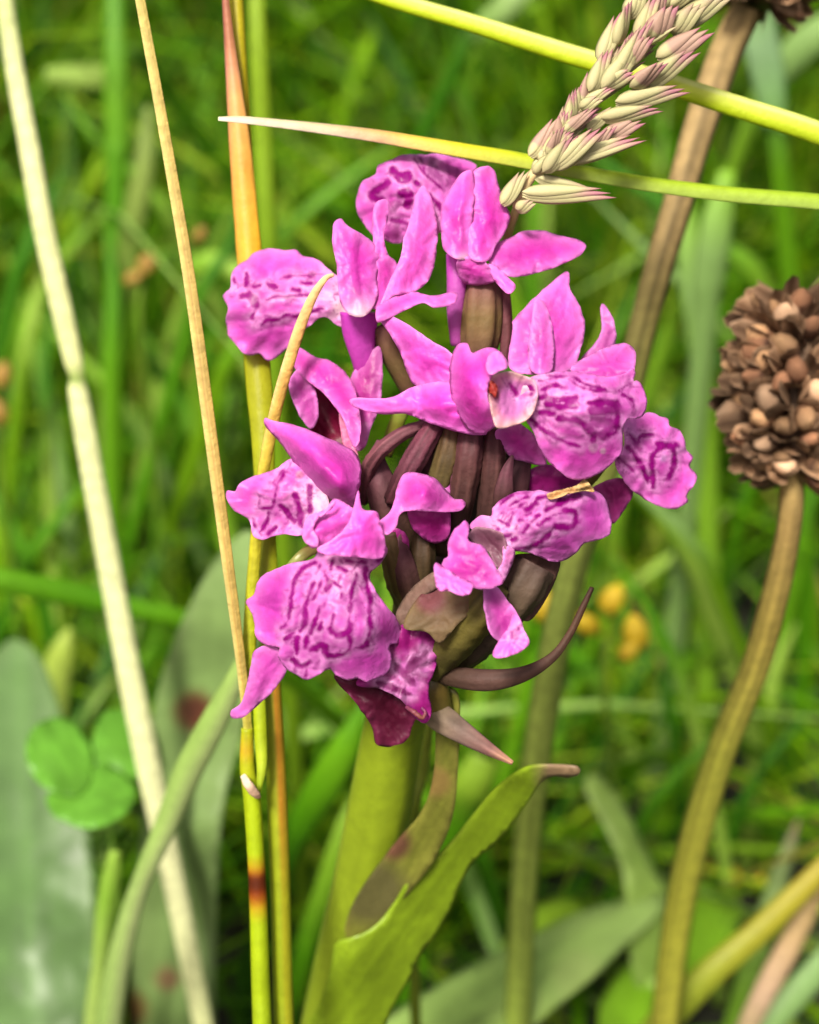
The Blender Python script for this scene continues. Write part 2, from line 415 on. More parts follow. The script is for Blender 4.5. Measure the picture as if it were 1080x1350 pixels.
# ------------------------------------------------------------------ the orchid
OB = P(395, 1900, gd(1900)); OB[2] = 0
orchid = thing('orchid', 'magenta spotted orchid with a dense flower head on a thick green stem', 'orchid', OB.tolist())
def R1(p): return T(280, 190, .3148, p)
def R2(p): return T(450, 190, .3148, p)
def R3(p): return T(440, 400, .3148, p)
def R4(p): return T(590, 380, .3148, p)
def R5(p): return T(280, 460, .3148, p)
def R6(p): return T(290, 680, .3148, p)
def Zl(p): return T(290, 310, .16667, p)      # upper lip with the dry blade
def Zj(p): return T(460, 190, .2037, p)       # topmost flower
def Zc(p): return T(290, 540, .213, p)
def Zd(p): return T(310, 700, .2315, p)
def Zg(p): return T(660, 440, .25, p)
def Zi(p): return T(570, 620, .25, p)
def Zm(p): return T(480, 480, .2037, p)
def Zk(p): return T(480, 720, .2222, p)
def Zs(p): return T(360, 850, .4074, p)
def mk_(fn, s, lst):   # marks from enlarged-view strokes: (points, width[, strength])
    return [(fn(m[0]), m[1] * s) + tuple(m[2:]) for m in lst]

OLIVE = H('#6d6a2c'); BROWN = H('#6a3f3c'); PURP = H('#7a4058'); STEMG = H('#8ba021'); STEMD = H('#76801e')
# stem
tube(orchid, 'stem', [(628, 330, 4, 10), (622, 470, 3.5, 26), (600, 600, 5.5, 66), (580, 700, 6, 62), (562, 800, 5.6, 46), (537, 900, 6, 40), (518, 960, 8, 40), (500, 1060, 12.5, 42), (478, 1170, 18, 42), (455, 1290, 24, 46), (430, 1450, 33, 52), (412, 1650, 50, 56), (395, 1900, gd(1900) + 2, 60)],
     [(0, BROWN), (.1, H('#3c2426')), (.32, H('#3c2a22')), (.41, H('#6c6a20')), (.49, STEMG), (.7, STEMG), (1, H('#7f9426'))], n=20, mat='fleshy', ridge=(7, .035), streak=.1)

# ---- flower A: upper left
A = part_empty('flower', orchid)
petal(A, 'lip', Zl([(210,200),(280,140),(390,105),(500,120),(600,115),(650,160),(760,190),(850,260),(900,300),(1000,390),(1090,560),(1120,730),(1040,745),(930,715),(860,660),(800,650),(720,710),(650,760),(590,850),(500,920),(420,985),(370,990),(310,940),(220,950),(170,920),(120,860),(70,790),(50,660),(65,590),(40,520),(22,480),(50,445),(85,420),(95,310),(130,250),(160,225)]),
      0, res=2.6, base=(455, 402), pale=38, ruf=.22, col=H('#ea72e2'), wr=.2,
      ctrl=[(300,395,1.0),(320,345,2.6),(375,330,2.2),(440,365,0),(460,410,-1.6),(420,400,-1.4),(370,395,-.6),(330,400,-.3),(310,450,1.6),(350,472,1.8),(395,437,.3)],
      marks=mk_(Zl, .1667, [([(170,490),(250,470),(295,540),(260,650)],26),([(240,480),(280,560)],40,.8),([(330,710),(380,670),(450,670),(520,635),(610,640),(700,610),(830,575)],18),([(370,520),(430,490),(520,490),(600,480),(700,475)],15),
        ([(280,410),(320,400)],30),([(385,395),(450,415)],30),([(575,430),(620,440)],30),([(215,300),(200,400)],28),([(110,440),(190,380)],12),([(480,350),(590,325)],12),([(640,375),(700,385),(770,385)],22),([(710,325),(745,320)],24),([(600,330),(820,310)],7),
        ([(905,470),(935,465)],18),([(935,680),(990,700)],11),([(110,330),(120,400)],8),([(240,440),(330,470),(330,600)],40,.35),([(300,640),(270,720)],10,.7),([(330,260),(350,310)],40,.25),([(620,250),(640,300)],30,.25)]))
petal(A, 'sepal', R1([(510,330),(540,315),(570,345),(660,400),(700,470),(690,560),(690,650),(640,720),(590,720),(545,680),(527,600),(520,500),(503,420),(503,380)]), -3.4, bulge=-1.4, tilt=(1.5, -1), base=(475, 418), pale=22, col=H('#e668dc'), ruf=.08)
petal(A, 'petal', [(494,270),(504,263),(513,266),(511,290),(506,312),(512,335),(522,345),(526,362),(514,385),(500,406),(488,402),(491,360),(492,320),(491,295)], -2.6, tilt=(2, -1), bulge=-.5, col=H('#de48cc'), ruf=.05)
petal(A, 'petal', R1([(880,175),(905,200),(930,270),(945,360),(930,500),(900,580),(850,615),(760,635),(700,690),(740,580),(785,480),(800,400),(825,330),(850,220)]), -2.5, tilt=(1.8, -1.5), bulge=-.9, col=H('#e070d4'), ruf=.08, veins=.22)
petal(A, 'sepal', R1([(690,680),(760,640),(830,620),(930,635),(1000,620),(1028,630),(1010,670),(930,685),(880,665),(800,700),(740,730),(690,745)]), -4.2, tilt=(.6, -4), bulge=-.6, col=H('#e85ad8'), ruf=.08)
tube(A, 'spur', [(474, 412, -1.6, 26), (474, 440, -1.2, 22), (480, 480, -.4, 15), (486, 530, .8, 12)], stop(PINK, H('#d850c8'), H('#c02ca8')), n=16, mat='petal', flat=.8)
tube(A, 'ovary', R1([(690, 740, 0, 0), (740, 850, 0, 0), (800, 960, 0, 0), (850, 1040, 0, 0)]) and [(500, 430, -1, 13), (515, 462, -.5, 15), (535, 500, .5, 14), (556, 540, 2, 12)], stop(BROWN, H('#6f5a38'), BROWN), n=14, mat='ovary', ridge=(6, .08))

# ---- flower B: half hidden, dark throat
Bf = part_empty('flower', orchid)
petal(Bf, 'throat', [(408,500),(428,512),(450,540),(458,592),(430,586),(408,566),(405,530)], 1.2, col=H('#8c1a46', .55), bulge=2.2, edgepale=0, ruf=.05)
petal(Bf, 'sepal', R5([(320,150),(345,95),(380,85),(425,150),(445,270),(415,335),(380,300),(350,250)]), -.6, tilt=(2.5, 0), bulge=.3, col=H('#d058c4'), ruf=.06)
petal(Bf, 'hood', R5([(335,30),(365,-5),(430,35),(500,55),(580,130),(615,250),(620,370),(590,410),(545,290),(470,190),(400,135),(345,80)]), -1.6, tilt=(-1.5, -3.5), bulge=-.9, col=H('#cc2cb4'), ruf=.08, edgepale=.5)
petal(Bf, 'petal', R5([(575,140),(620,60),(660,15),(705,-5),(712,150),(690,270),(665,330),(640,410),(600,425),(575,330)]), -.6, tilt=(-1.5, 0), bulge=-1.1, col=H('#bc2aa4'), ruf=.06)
petal(Bf, 'throat_rim', [(447,545),(455,552),(462,575),(472,600),(462,603),(452,585)], -1.0, col=H('#f0b8c8'), edgepale=0, ruf=.03)

# ---- flower J: topmost
J = part_empty('flower', orchid)
petal(J, 'lip', Zj([(170,600),(90,510),(50,430),(45,380),(60,310),(90,240),(170,200),(190,140),(260,110),(340,75),(430,65),(500,70),(560,60),(680,85),(800,120),(830,150),(780,220),(700,300),(640,420),(600,560),(480,600),(380,590),(335,640),(255,635),(210,605)]),
      1, res=2.6, base=(585, 330), pale=30, ruf=.25, wr=.22, col=H('#e45ad6'),
      ctrl=[(470,270,2.2),(495,300,1.6),(520,318,1.4),(500,245,.2),(530,230,-.6),(560,205,1.8),(530,205,1.6),(600,210,3.5),(625,222,3.8),(590,250,.6),(575,300,-.4),(480,235,2.0)],
      marks=mk_(Zj, .2037, [([(290,170),(340,230),(390,210)],42),([(250,250),(150,330),(200,360)],40),([(330,200),(390,195)],34),([(430,250),(455,260)],26),([(340,320),(390,330),(385,400)],44),([(285,490),(375,515)],26),([(520,330),(590,415)],24),([(420,95),(490,190),(620,310)],9),([(460,90),(490,160)],10),([(540,450),(560,490)],12),([(540,90),(525,170),(595,225)],26,.6),([(640,120),(650,220)],14,.5),([(720,130),(690,220)],10,.5),([(300,430),(330,380)],18,.6),([(240,580),(250,610)],10,.5)]))
petal(J, 'petal', Zj([(595,500),(600,400),(640,320),(690,240),(730,190),(785,165),(808,190),(818,300),(805,420),(795,560),(785,725),(700,745),(620,690),(600,600)]), -2.6, tilt=(-.6, -1.6), bulge=-1.5, base=(612, 345), pale=10, col=H('#e860da'), ruf=.06)
petal(J, 'sepal', Zj([(800,190),(850,150),(900,142),(945,180),(965,260),(1000,370),(1042,470),(1010,570),(950,660),(900,755),(780,735),(775,560),(790,420),(805,300)]), -2.2, tilt=(1.6, -1.6), bulge=-1.5, base=(640, 350), col=H('#e24ace'), ruf=.06)
petal(J, 'sepal', R2([(690,400),(770,365),(850,365),(920,385),(1000,405),(1025,430),(1000,465),(930,500),(840,535),(720,557),(650,525),(610,470),(640,420)]), -1.4, tilt=(1.5, -3.5), bulge=-.7, base=(665, 340), col=H('#dc5ace'), ruf=.1)
petal(J, 'petal', R2([(485,490),(560,468),(615,505),(645,575),(540,588),(498,560)]), -3.0, tilt=(0, 4), bulge=-.9, col=H('#dc36c4'), ruf=.05)
petal(J, 'petal', R2([(608,505),(650,512),(700,560),(728,590),(720,618),(690,624),(640,565)]), -3.8, tilt=(0, -3), bulge=-.5, col=H('#ee7ae6'), ruf=.05)
tube(J, 'spur', [(600, 335, -1.4, 12), (602, 372, -1.4, 13), (600, 410, -1.0, 11), (602, 455, -.3, 8)], stop(PINK, H('#d468c8'), H('#b850a8')), n=14, mat='petal')
tube(J, 'ovary', [(634, 360, -1.0, 20), (634, 400, -.9, 26), (632, 440, -.6, 26), (628, 475, 0, 20)], stop(H('#7c4650'), H('#76603a'), H('#6c4a40')), n=28, mat='ovary', ridge=(6, .12))
tube(J, 'ovary', [(664, 375, -.4, 7), (666, 410, -.4, 8.5), (667, 445, -.2, 8), (664, 480, 0, 6)], stop(H('#7a3c4a'), H('#6a3c40'), H('#5c3038')), n=14, mat='ovary', ridge=(5, .1))

# ---- flower G: middle, facing us
G = part_empty('flower', orchid)
petal(G, 'sepal', R4([(275,170),(280,130),(370,35),(420,-10),(495,-69),(512,-40),(512,0),(555,80),(575,165),(560,250),(515,345),(360,362),(258,330)]), -1.6, tilt=(.4, -1.8), bulge=-1.3, base=(725, 495), col=H('#e070d6'), ruf=.06, veins=.2)
petal(G, 'petal', [(704,398),(712,394),(722,408),(730,440),(728,488),(704,492),(696,470),(700,430)], -3.3, tilt=(.5, -1.5), bulge=-.7, base=(715, 495), col=H('#da66d0'), ruf=.04)
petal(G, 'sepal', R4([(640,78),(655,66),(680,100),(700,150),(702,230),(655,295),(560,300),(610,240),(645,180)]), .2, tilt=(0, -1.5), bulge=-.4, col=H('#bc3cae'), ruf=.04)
petal(G, 'petal', R4([(520,330),(640,260),(740,230),(780,258),(788,300),(772,385),(700,430),(560,380)]), -3.6, tilt=(0, -4), bulge=-1.0, base=(755, 490), col=H('#dc62d0'), ruf=.2)
petal(G, 'petal', R3([(675,545),(760,500),(835,550),(890,670),(800,664),(735,635)]), -5.2, tilt=(0, 3), bulge=-.5, col=H('#c93cb8'), ruf=.08)
petal(G, 'lip', Zg([(110,300),(150,235),(290,203),(420,203),(560,225),(650,212),(690,182),(712,210),(700,250),(725,250),(755,300),(770,360),(755,425),(720,447),(665,455),(645,520),(642,610),(600,670),(540,720),(480,755),(400,772),(340,748),(260,680),(210,610),(170,510),(120,430),(95,370)]),
      -9, res=2.4, base=(688, 522), pale=34, ruf=.16, wr=.2, col=H('#ea66de'),
      ctrl=[(690,525,-10.2),(720,495,-9.6),(770,491,-8.4),(830,487,-6.4),(850,535,-6.6),(780,520,-10.6),(815,535,-9.2),(822,580,-8.2),(760,560,-10.6),(800,610,-8.0),(760,631,-7.2),(720,600,-8.2),(705,560,-9.0)],
      marks=mk_(Zg, .25, [([(215,295),(280,272),(345,290)],16),([(180,330),(300,352),(400,345)],24),([(240,365),(330,385),(390,380)],24),([(470,365),(560,365),(612,372)],32),([(480,400),(600,400)],40,.85),([(612,360),(612,500),(570,540)],22),([(500,460),(590,480),(540,540)],40,.8),([(205,415),(280,420)],20),([(310,445),(380,455),(430,470),(480,520),(490,560)],28,.9),([(150,440),(220,500),(300,550),(420,595)],15),
        ([(200,250),(330,232),(440,290),(600,312)],6),([(250,222),(370,228),(450,268),(560,300)],5),([(640,320),(700,360),(690,420)],7),([(620,300),(690,260)],5),([(430,540),(400,560)],10,.5),([(420,600),(560,600)],60,.3),([(690,360),(700,430)],16,.45)]),
      spots=[(782, 590, 6, H('#f6c8e4')), (795, 594, 4, H('#f6c8e4'))])
def shrink(pts, c, k): return [(c[0] + (x - c[0]) * k, c[1] + (y - c[1]) * k) for x, y in pts]
petal(G, 'throat', shrink(R3([(640,300),(690,278),(740,268),(800,288),(860,320),(870,400),(830,490),(740,532),(675,535),(655,480),(636,380)]), (674, 527), .88), -11, ctrl=[(645,495,-11.6),(673,485,-11.4),(705,500,-10.8),(705,540,-10.6),(673,567,-11.4),(650,555,-11.8),(642,522,-12),(674,524,-10.2),(670,510,-10.5),(680,540,-10.4)], col=H('#f0bccc'), edgepale=.7, edgecol=H('#f6dccc'), ruf=.05, res=2.6,
      spots=[(675, 524, 19, H('#d878c8')), (674, 536, 16, H('#dc84cc')), (652, 520, 7, H('#a85068'))], marks=mk_(R3, .3148, [([(735,335),(765,380)], 10),([(805,345),(835,360)], 14),([(800,385),(830,380)],9)]))
petal(G, 'anther', R3([(648,335),(662,325),(684,342),(688,368),(676,395),(662,378),(648,372)]), -11.7, bulge=-.5, col=H('#b8302c'), edgepale=.3, edgecol=H('#d87860'), res=2, ruf=.1)
petal(G, 'sepal', R3([(178,50),(205,36),(260,60),(330,100),(400,150),(500,215),(540,310),(480,340),(350,348),(310,290),(280,210),(230,120)]), -6, ctrl=[(500,412,-4.6),(550,440,-6.4),(600,490,-7.6),(550,508,-5.8),(530,470,-5.2),(560,475,-6.6)], col=H('#e45eda'), ruf=.08, veins=.2)
petal(G, 'sepal', R3([(64,410),(90,395),(170,397),(250,393),(350,345),(490,330),(540,400),(640,530),(600,550),(500,532),(380,492),(300,462),(200,463),(100,440)]), -7, ctrl=[(465,530,-5.5),(520,534,-7.2),(550,515,-6.6),(595,505,-7.6),(580,535,-8.8),(620,568,-7.6),(560,552,-6.4),(500,544,-6.0)], col=H('#ea70e2'), ruf=.08)
petal(G, 'hood', R3([(488,300),(492,230),(520,175),(560,168),(582,208),(640,188),(700,205),(728,265),(665,300),(645,400),(692,490),(660,525),(610,548),(545,505),(495,400)]), -10, ctrl=[(595,500,-8.2),(610,458,-8.6),(650,462,-9.2),(668,482,-9.6),(640,500,-12.0),(618,500,-11.2),(640,540,-11.6),(612,550,-9),(632,570,-8.6),(655,555,-10.4)], col=H('#e452d4'), ruf=.05, base=(630, 560), veins=.18)
petal(G, 'petal', R3([(640,240),(660,205),(700,205),(728,262),(700,282),(660,300),(640,280)]), -11.9, tilt=(0, -4), bulge=-.6, col=H('#f090ea'), ruf=.04)

# ---- flower H: right
Hf = part_empty('flower', orchid)
petal(Hf, 'lip', Zg([(600,680),(640,620),(655,560),(645,470),(700,440),(790,415),(840,440),(882,450),(892,490),(940,510),(970,560),(978,610),(1012,650),(1000,700),(1032,750),(1020,800),(980,850),(985,890),(920,922),(850,915),(760,870),(690,820),(640,760)]),
      -2, res=2.5, base=(800, 600), pale=14, ruf=.22, wr=.2, col=H('#ec74e2'),
      ctrl=[(820,560,-3.4),(855,545,-1.6),(885,560,-1.2),(905,600,-.8),(917,635,-.4),(895,665,-.6),(860,655,-1.2),(825,630,-2.6),(870,605,-3.0),(810,605,-3.6)],
      marks=mk_(Zg, .25, [([(675,530),(720,575),(740,540),(800,535)],18),([(820,580),(925,592)],24),([(915,590),(912,680),(890,745)],24),([(840,600),(800,640),(800,700),(805,805)],24),([(670,600),(740,690),(780,790)],16),([(835,770),(890,765)],12),([(615,650),(700,720)],14),([(690,540),(740,610)],22,.8),([(760,560),(800,600)],40,.45),([(940,640),(960,680)],14,.4)]),
      spots=[(874, 604, 6, H('#e89ae6'))])
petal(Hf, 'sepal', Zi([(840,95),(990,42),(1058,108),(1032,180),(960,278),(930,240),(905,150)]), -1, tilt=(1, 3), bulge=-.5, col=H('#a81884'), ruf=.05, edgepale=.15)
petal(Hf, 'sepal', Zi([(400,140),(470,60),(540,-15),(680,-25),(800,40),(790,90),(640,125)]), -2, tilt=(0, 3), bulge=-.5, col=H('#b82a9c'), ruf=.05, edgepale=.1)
tube(Hf, 'ovary', [(800, 590, -.5, 14), (770, 628, .5, 15), (730, 660, 1.2, 16), (690, 690, 2, 16)], stop(H('#8c8a34'), H('#7a5040'), H('#5a3434')), n=16, mat='ovary', ridge=(6, .1))

# ---- flower I: lower right
I = part_empty('flower', orchid)
petal(I, 'lip', Zi([(200,300),(250,240),(310,240),(320,200),(370,150),(450,115),(560,108),(640,118),(740,110),(850,105),(910,150),(932,220),(944,290),(930,342),(860,370),(800,385),(762,430),(700,470),(640,482),(570,457),(500,432),(430,425),(385,390),(300,350)]),
      -8, res=2.3, base=(655, 705), pale=26, ruf=.2, wr=.2, col=H('#cc54c4'), throat=H('#f0b6d8'),
      ctrl=[(625,690,-6.6),(655,660,-6.6),(700,648,-6.2),(780,648,-5.0),(805,695,-4.4),(770,720,-5.6),(730,738,-6.2),(690,726,-7.4),(710,690,-9.2),(750,690,-7.8),(665,715,-8.4)],
      marks=mk_(Zi, .25, [([(500,140),(410,190)],9),([(430,130),(360,180)],7),([(545,180),(500,210)],20),([(355,265),(400,290)],14),([(425,225),(410,265)],16),([(400,210),(440,200)],10),([(560,240),(525,270)],16),([(510,290),(480,325)],16),([(445,295),(440,310)],14),([(600,210),(680,170),(770,130)],26),([(560,150),(620,140)],8),([(700,215),(748,225),(745,285),(650,300)],24),([(640,235),(560,285)],15),([(620,335),(550,380),(510,405)],18),([(420,370),(445,355)],12),([(385,345),(410,340)],12),([(460,265),(475,260)],12),([(325,300),(345,310)],10),([(470,180),(450,200)],10),([(300,230),(380,140),(520,118)],6,.8),([(360,230),(380,225)],10),([(500,240),(520,230)],8),([(640,300),(620,330)],14),([(430,420),(520,400)],12)]))
petal(I, 'dried_edge', Zi([(605,128),(640,112),(700,98),(760,80),(800,48),(825,66),(856,112),(800,108),(720,125),(650,148),(615,152)]), -6.6, tilt=(1, -3), bulge=-.5, col=H('#d8b070'), edgepale=.3, edgecol=H('#e8d098'), ruf=.3, wr=.4, mat='dry', res=2.2, marks=mk_(Zi, .25, [([(620,145),(680,115),(760,100)],5,.7),([(790,70),(840,105)],5,.6)]), mark_col=H('#8a5a28'), halo=0)
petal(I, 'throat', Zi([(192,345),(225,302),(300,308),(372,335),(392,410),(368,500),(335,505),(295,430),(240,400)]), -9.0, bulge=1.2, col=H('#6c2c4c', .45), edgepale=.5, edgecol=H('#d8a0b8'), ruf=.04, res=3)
petal(I, 'petal', Zi([(375,400),(432,418),(425,480),(375,585),(335,545),(370,480)]), -8.3, tilt=(2, 0), bulge=-.4, col=H('#ecb4d8'), ruf=.04, marks=mk_(Zi, .25, [([(375,530),(385,540)], 10, .6)]))
petal(I, 'hood', Zi([(150,285),(172,265),(195,300),(190,370),(250,390),(290,430),(350,540),(372,590),(340,615),(270,628),(210,620),(120,600),(50,540),(60,470),(82,455),(85,380),(120,310)]), -9.6, tilt=(-1, -1), bulge=-1.6, col=H('#d63ac4'), ruf=.06, base=(660, 765), veins=.2)
petal(I, 'sepal', Zi([(15,492),(70,515),(140,565),(215,600),(195,650),(150,662),(90,640),(35,632),(14,570)]), -11.4, tilt=(0, -4), bulge=-.7, col=H('#f08ae8'), ruf=.15)
petal(I, 'sepal', Zi([(278,615),(335,610),(400,690),(450,760),(470,830),(440,900),(350,900),(300,850),(280,760),(270,680)]), -9.0, tilt=(3, 0), bulge=.9, col=H('#c850bc'), ruf=.05, veins=.22)
petal(I, 'sepal_fold', Zi([(348,900),(395,840),(425,760),(452,765),(485,840),(514,910),(470,952),(375,988),(318,976)]), -9.8, tilt=(-1.5, -2), bulge=-.7, col=H('#ee82e6'), ruf=.12, marks=mk_(Zi, .25, [([(450,830),(460,860),(420,880),(430,850)],9,.8)]))

# ---- flower C: left middle
Cf = part_empty('flower', orchid)
petal(Cf, 'lip', Zc([(440,305),(350,365),(220,410),(120,460),(95,505),(45,503),(45,560),(90,625),(170,670),(190,720),(210,780),(260,806),(330,785),(400,770),(500,778),(600,720),(680,640),(640,480),(540,360)]),
      -5, res=2.3, base=(420, 660), pale=30, ruf=.14, wr=.2, col=H('#ea6ede'),
      ctrl=[(302,652,-3.0),(330,635,-3.4),(382,608,-3.8),(420,640,-5.2),(420,680,-6.0),(396,705,-5.4),(345,711,-3.4),(332,690,-3.0),(370,655,-5.8),(385,680,-4.6),(350,670,-4.4)],
      marks=mk_(Zc, .213, [([(455,320),(360,460),(335,590),(290,610),(230,610)],9),([(250,540),(240,600)],18),([(410,355),(300,490),(250,560)],7,.8),([(470,530),(490,600),(500,700)],34),([(375,590),(400,620),(465,690)],24),([(555,480),(560,630)],26),([(300,775),(350,730)],20),([(205,670),(220,730),(260,780)],12),([(300,640),(290,700),(250,760)],9),([(510,400),(470,430)],10,.5),([(510,640),(510,720)],20,.9),([(440,600),(450,660)],14,.5)]),
      spots=[(395, 626, 5, H('#f2a8c0'))])
petal(Cf, 'hood', Zc([(275,75),(285,52),(330,68),(450,93),(560,130),(740,210),(830,260),(868,330),(868,440),(842,560),(810,604),(740,585),(680,562),(580,482),(480,352),(380,212),(290,112)]), -7, ctrl=[(352,556,-3.6),(386,560,-4.6),(447,585,-5.6),(474,612,-5.4),(465,665,-6.0),(435,658,-5.2),(413,642,-4.4),(392,614,-3.9),(371,585,-3.7),(400,595,-7.2),(425,620,-8.6),(448,640,-8.8),(380,575,-5.6)], ruf=.05, wr=.14, col=H('#e768dc'), base=(465, 655), veins=.18)
petal(Cf, 'petal', Zc([(510,745),(530,690),(565,655),(650,620),(690,565),(725,550),(830,615),(870,640),(800,770),(700,830),(620,850),(560,855),(515,800)]), -9.4, tilt=(1, -1), bulge=-1.2, ruf=.06, col=H('#ec74e0'))
petal(Cf, 'petal', Zc([(510,770),(525,700),(565,652),(645,622),(695,572),(718,556),(700,605),(650,645),(600,690),(582,740),(610,800),(600,850),(535,830)]), -10.6, tilt=(0, -1), bulge=-.4, ruf=.08, col=H('#f08ae8'))
petal(Cf, 'sepal', Zc([(855,500),(880,610),(970,635),(992,700),(1022,800),(1024,890),(990,925),(940,925),(800,910),(650,895),(600,860),(700,800),(800,690)]), -9.6, tilt=(1.4, -1), bulge=-1.8, ruf=.08, col=H('#e45cd4'), base=(500, 700), veins=.2)
petal(Cf, 'sepal', Zm([(85,1030),(165,960),(195,880),(230,750),(290,698),(380,713),(470,750),(540,830),(580,873),(640,878),(658,910),(620,952),(470,957),(300,947),(230,975),(210,1050),(150,1105),(85,1070)]), -8, ctrl=[(498,694,-8.8),(520,660,-7.4),(540,625,-6.6),(585,645,-6.4),(610,667,-5.6),(575,673,-7.6),(540,672,-8.0),(560,650,-8.6),(525,685,-8.6)], ruf=.05, col=H('#ea68dc'))
petal(Cf, 'petal', Zm([(465,735),(510,700),(530,640),(545,622),(575,650),(588,700),(588,800),(570,845),(520,800)]), -4, tilt=(1, -1), bulge=-.5, ruf=.04, col=H('#c848bc'))
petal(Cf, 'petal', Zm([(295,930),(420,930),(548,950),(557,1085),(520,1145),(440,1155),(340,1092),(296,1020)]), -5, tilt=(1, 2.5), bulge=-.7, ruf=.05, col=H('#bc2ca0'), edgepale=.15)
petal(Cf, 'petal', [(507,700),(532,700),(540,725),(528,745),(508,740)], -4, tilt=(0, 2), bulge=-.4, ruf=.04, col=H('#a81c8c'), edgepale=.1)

# ---- flower D: lower left, broad lip
Df = part_empty('flower', orchid)
petal(Df, 'sepal', R6([(150,560),(240,548),(280,640),(230,722),(160,792),(100,842),(52,848),(48,815),(90,780),(120,680)]), -5, tilt=(-1, 1.5), bulge=-.6, base=(365, 850), ruf=.04, col=H('#cc5ec4'), veins=.2)
petal(Df, 'lip', Zd([(480,110),(440,160),(300,190),(180,240),(130,290),(110,360),(63,400),(95,470),(110,520),(118,600),(180,652),(252,665),(245,712),(290,780),(350,822),(410,848),(480,815),(535,783),(580,820),(640,847),(700,840),(755,858),(840,822),(882,790),(892,720),(878,655),(930,635),(948,580),(912,490),(842,400),(785,310),(770,240),(832,180),(862,90),(700,60),(560,80)]),
      -9, res=2.4, base=(462, 738), pale=44, ruf=.22, wr=.22, col=H('#de5ed6'), throat=H('#f2a2d6'),
      ctrl=[(462,730,-9.4),(505,722,-8.6),(380,745,-7.0),(330,790,-5.6),(345,845,-6.2),(385,885,-7.4),(420,885,-8.2),(485,897,-7.8),(512,880,-7.2),(526,838,-6.6),(490,765,-8.8),(430,810,-10.8),(460,850,-10.6),(490,830,-10.2),(390,800,-9.0),(440,765,-10.6)],
      marks=mk_(Zd, .2315, [([(460,180),(390,210),(340,280),(330,350),(320,440)],16),([(320,440),(300,520),(265,552)],14),([(455,290),(420,370),(402,440),(400,520),(370,565)],15),([(485,200),(465,245)],14),([(490,280),(475,340),(445,385)],13),([(485,430),(455,530),(430,575)],13),([(495,520),(480,565)],15),([(510,240),(545,300),(520,335)],18),([(545,280),(600,320)],12),([(560,165),(545,215)],12),([(590,205),(640,230)],24),([(600,170),(610,185)],10),([(630,170),(740,180)],9),([(695,195),(650,245)],10),([(690,245),(665,350),(655,450),(648,520)],16),([(740,215),(745,290),(765,370),(765,470),(768,560),(745,640)],20),([(680,665),(750,648)],15),([(560,480),(550,560),(580,595)],24),([(590,590),(645,570),(660,530)],26),([(655,600),(650,670),(600,702),(530,705)],18),([(430,685),(500,650),(525,705)],24),([(355,610),(352,700)],20),([(410,610),(400,660)],14),([(330,730),(375,770),(425,750)],24),([(400,825),(410,780)],14),([(290,615),(340,575)],11),([(605,360),(605,380)],14),([(815,165),(832,160)],18),([(480,330),(500,360)],10,.7),([(520,390),(510,430)],10,.8),([(360,740),(340,790)],14,.8),([(450,780),(480,740)],12,.6),([(480,620),(560,640)],34,.35),([(600,250),(590,300)],8,.8),([(560,440),(540,420)],8,.6),([(150,400),(260,380)],40,.2)]))

# ---- flower E: lowest, fading
Ef = part_empty('flower', orchid)
petal(Ef, 'sepal', [(440,890),(480,885),(522,905),(550,935),(544,956),(539,971),(526,982),(498,982),(490,958),(469,926)], -3.4, tilt=(1, 2), bulge=-.8, col=H('#561830'), ruf=.12, edgepale=.5, edgecol=H('#9c3c68'), wr=.3, veins=.3)
petal(Ef, 'lip', [(505,850),(525,826),(545,826),(562,828),(577,847),(576,875),(565,907),(569,938),(561,953),(545,944),(528,922),(500,908),(470,900)], -4.8, tilt=(1.5, 1), bulge=-1.0, res=2.8, col=H('#a41c88'), ruf=.2, wr=.22, edgepale=.3, edgecol=H('#c04cac'), veins=.3,
      marks=[([(548,870),(538,885)],9,.8),([(525,880),(545,900)],8,.8),([(560,860),(556,880)],6,.6),([(500,900),(540,915)],6,.9)], mark_col=H('#7c0860'))
tube(Ef, 'withered_rim', [(536, 932, -5.2, 2.5), (545, 938, -5.6, 3.4), (556, 946, -5.6, 3), (561, 940, -5.4, 2.4), (556, 933, -5.2, 1.8)], stop(H('#8c3c64'), H('#9a5a50'), H('#883c74')), n=10, mat='petal', wob=.5)

